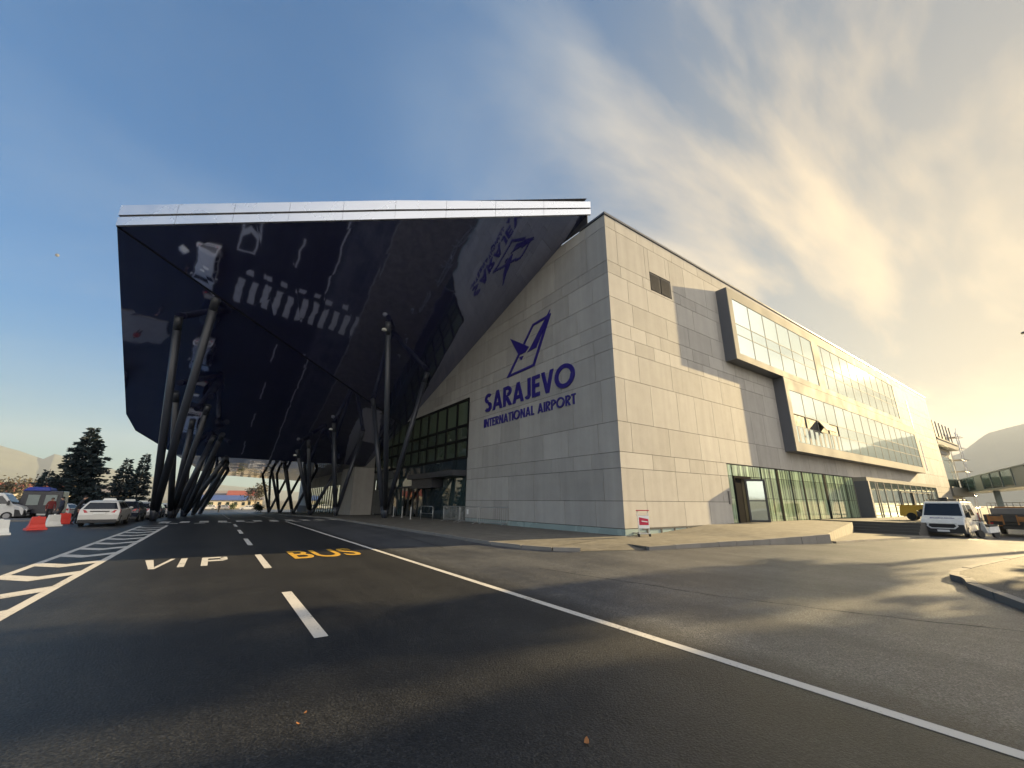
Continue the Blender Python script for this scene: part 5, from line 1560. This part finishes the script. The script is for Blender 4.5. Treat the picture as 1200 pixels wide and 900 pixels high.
for x, y, lb, pt in lot:
    estate_car(lb, pt, (x, y, gz(x, y)), R(75), 'cars parked beyond the barriers', sign=False)

def ridge_hill(name, pts, depth, base=-30):
    """hill built as a solid ridge: pts are (x, y, ridge height) along the crest"""
    fine = []
    rr = random.Random(5)
    for a, b in zip(pts, pts[1:]):
        for q in range(16):
            u = q / 16
            fine.append(tuple(a[i] + (b[i] - a[i]) * u for i in range(3)))
    fine.append(pts[-1])
    
    mb = MB()
    rows = []
    NR = 14
    from mathutils import noise
    for j in range(-NR, NR + 1):
        f = abs(j) / NR
        row = []
        for (x, y, z) in fine:
            d_ = Vector((x, y, 0)).normalized()
            X, Y = x + d_.x * depth * j / NR, y + d_.y * depth * j / NR
            rel = noise.fractal(Vector((X, Y, 0)) / 900.0, 1.0, 2.1, 6)
            hh = base + (z - base) * (1 - f) ** 1.15 * (1 + (0.10 + 0.3 * f) * rel)
            row.append((X, Y, hh))
        rows.append(row)
    m_ = len(fine)
    mb.v = [p for r_ in rows for p in r_]
    mb.f = [(j * m_ + i, j * m_ + i + 1, (j + 1) * m_ + i + 1, (j + 1) * m_ + i) for j in range(2 * NR) for i in range(m_ - 1)]
    o = mb.build(name, M['hill'], smooth=True)
    return tag(o, kind='structure')
D = 4800
def polar(ratio, z): # direction given as x/y
    l = math.hypot(ratio, 1)
    return (D * ratio / l, D / l, z * D / l + 1.6)
ridge_hill('mountain', [polar(-0.75, 0.12), polar(-0.50, 0.11), polar(-0.36, 0.09), polar(-0.294, 0.078), polar(-0.262, 0.066), polar(-0.243, 0.060), polar(-0.232, 0.069), polar(-0.20, 0.062), polar(-0.14, 0.045), polar(-0.05, 0.030), polar(0.05, 0.022), polar(0.2, 0.012)], 1100)
def polar2(ratio, z): # direction given as y/x
    l = math.hypot(ratio, 1)
    return (4500 / l, 4500 * ratio / l, z * 4500 / l + 1.6)
ridge_hill('hill', [polar2(0.45, 0.02), polar2(0.30, 0.045), polar2(0.20, 0.062), polar2(0.128, 0.079), polar2(0.088, 0.106), polar2(0.05, 0.117), polar2(-0.02, 0.13), polar2(-0.12, 0.125), polar2(-0.3, 0.10), polar2(-0.5, 0.06)], 1200)

# fallen leaves on the near asphalt
for i, (x, y, lb) in enumerate(((2.37, 2.45, 'curled orange dry leaf lying on the near asphalt, left of the white line'), (0.78, 3.83, 'tiny orange dry leaf lying on the dark asphalt near the lane dash'), (0.85, 3.98, 'tiny tan dry leaf, farther of two close together on the asphalt'))):
    mb = MB()
    a = rnd.uniform(0, 3)
    pts = [(-0.035, 0, 0.012), (-0.012, 0.016, 0.004), (0.02, 0.014, 0.01), (0.04, 0, 0.018), (0.02, -0.015, 0.008), (-0.012, -0.014, 0.003)]
    mb.add(pts, [(0, 1, 5), (1, 2, 4, 5), (2, 3, 4)])
    o = mb.build('dry_leaf', M['leaf'])
    o.location = (x, y, 0.008); o.rotation_euler = (0, 0, a); o.scale = (1.1, 1.1, 1.1) if i == 0 else (0.55, 0.55, 0.55)
    tag(o, lb, 'leaf', 'dry leaves on the asphalt')

# ------------------------------------------------------------------ air
HAZE = 0.00013
if HAZE:
    mb = MB(); mb.box(-5990, 5990, -5990, 5990, -40, 660)
    m, n = mat('haze')
    v = n('ShaderNodeVolumePrincipled', {'Color': (0.62, 0.70, 0.84, 1), 'Density': HAZE, 'Anisotropy': 0.12})
    n('ShaderNodeOutputMaterial', {'Volume': v.outputs[0]})
    o = mb.build('haze', m)
    tag(o, kind='stuff')
    o['label'] = 'pale thin haze softening the far hills'
    o['category'] = 'haze'

# daytime moon, low contrast, far outside the haze
mn = MB(); mn.blob((-4084, 13295, 5620), (38, 38, 38), 20, 12)
mo = mn.build('moon', simple('moon_rock', (0.06, 0.06, 0.06), 0.9), smooth=True)
tag(mo, kind='structure')
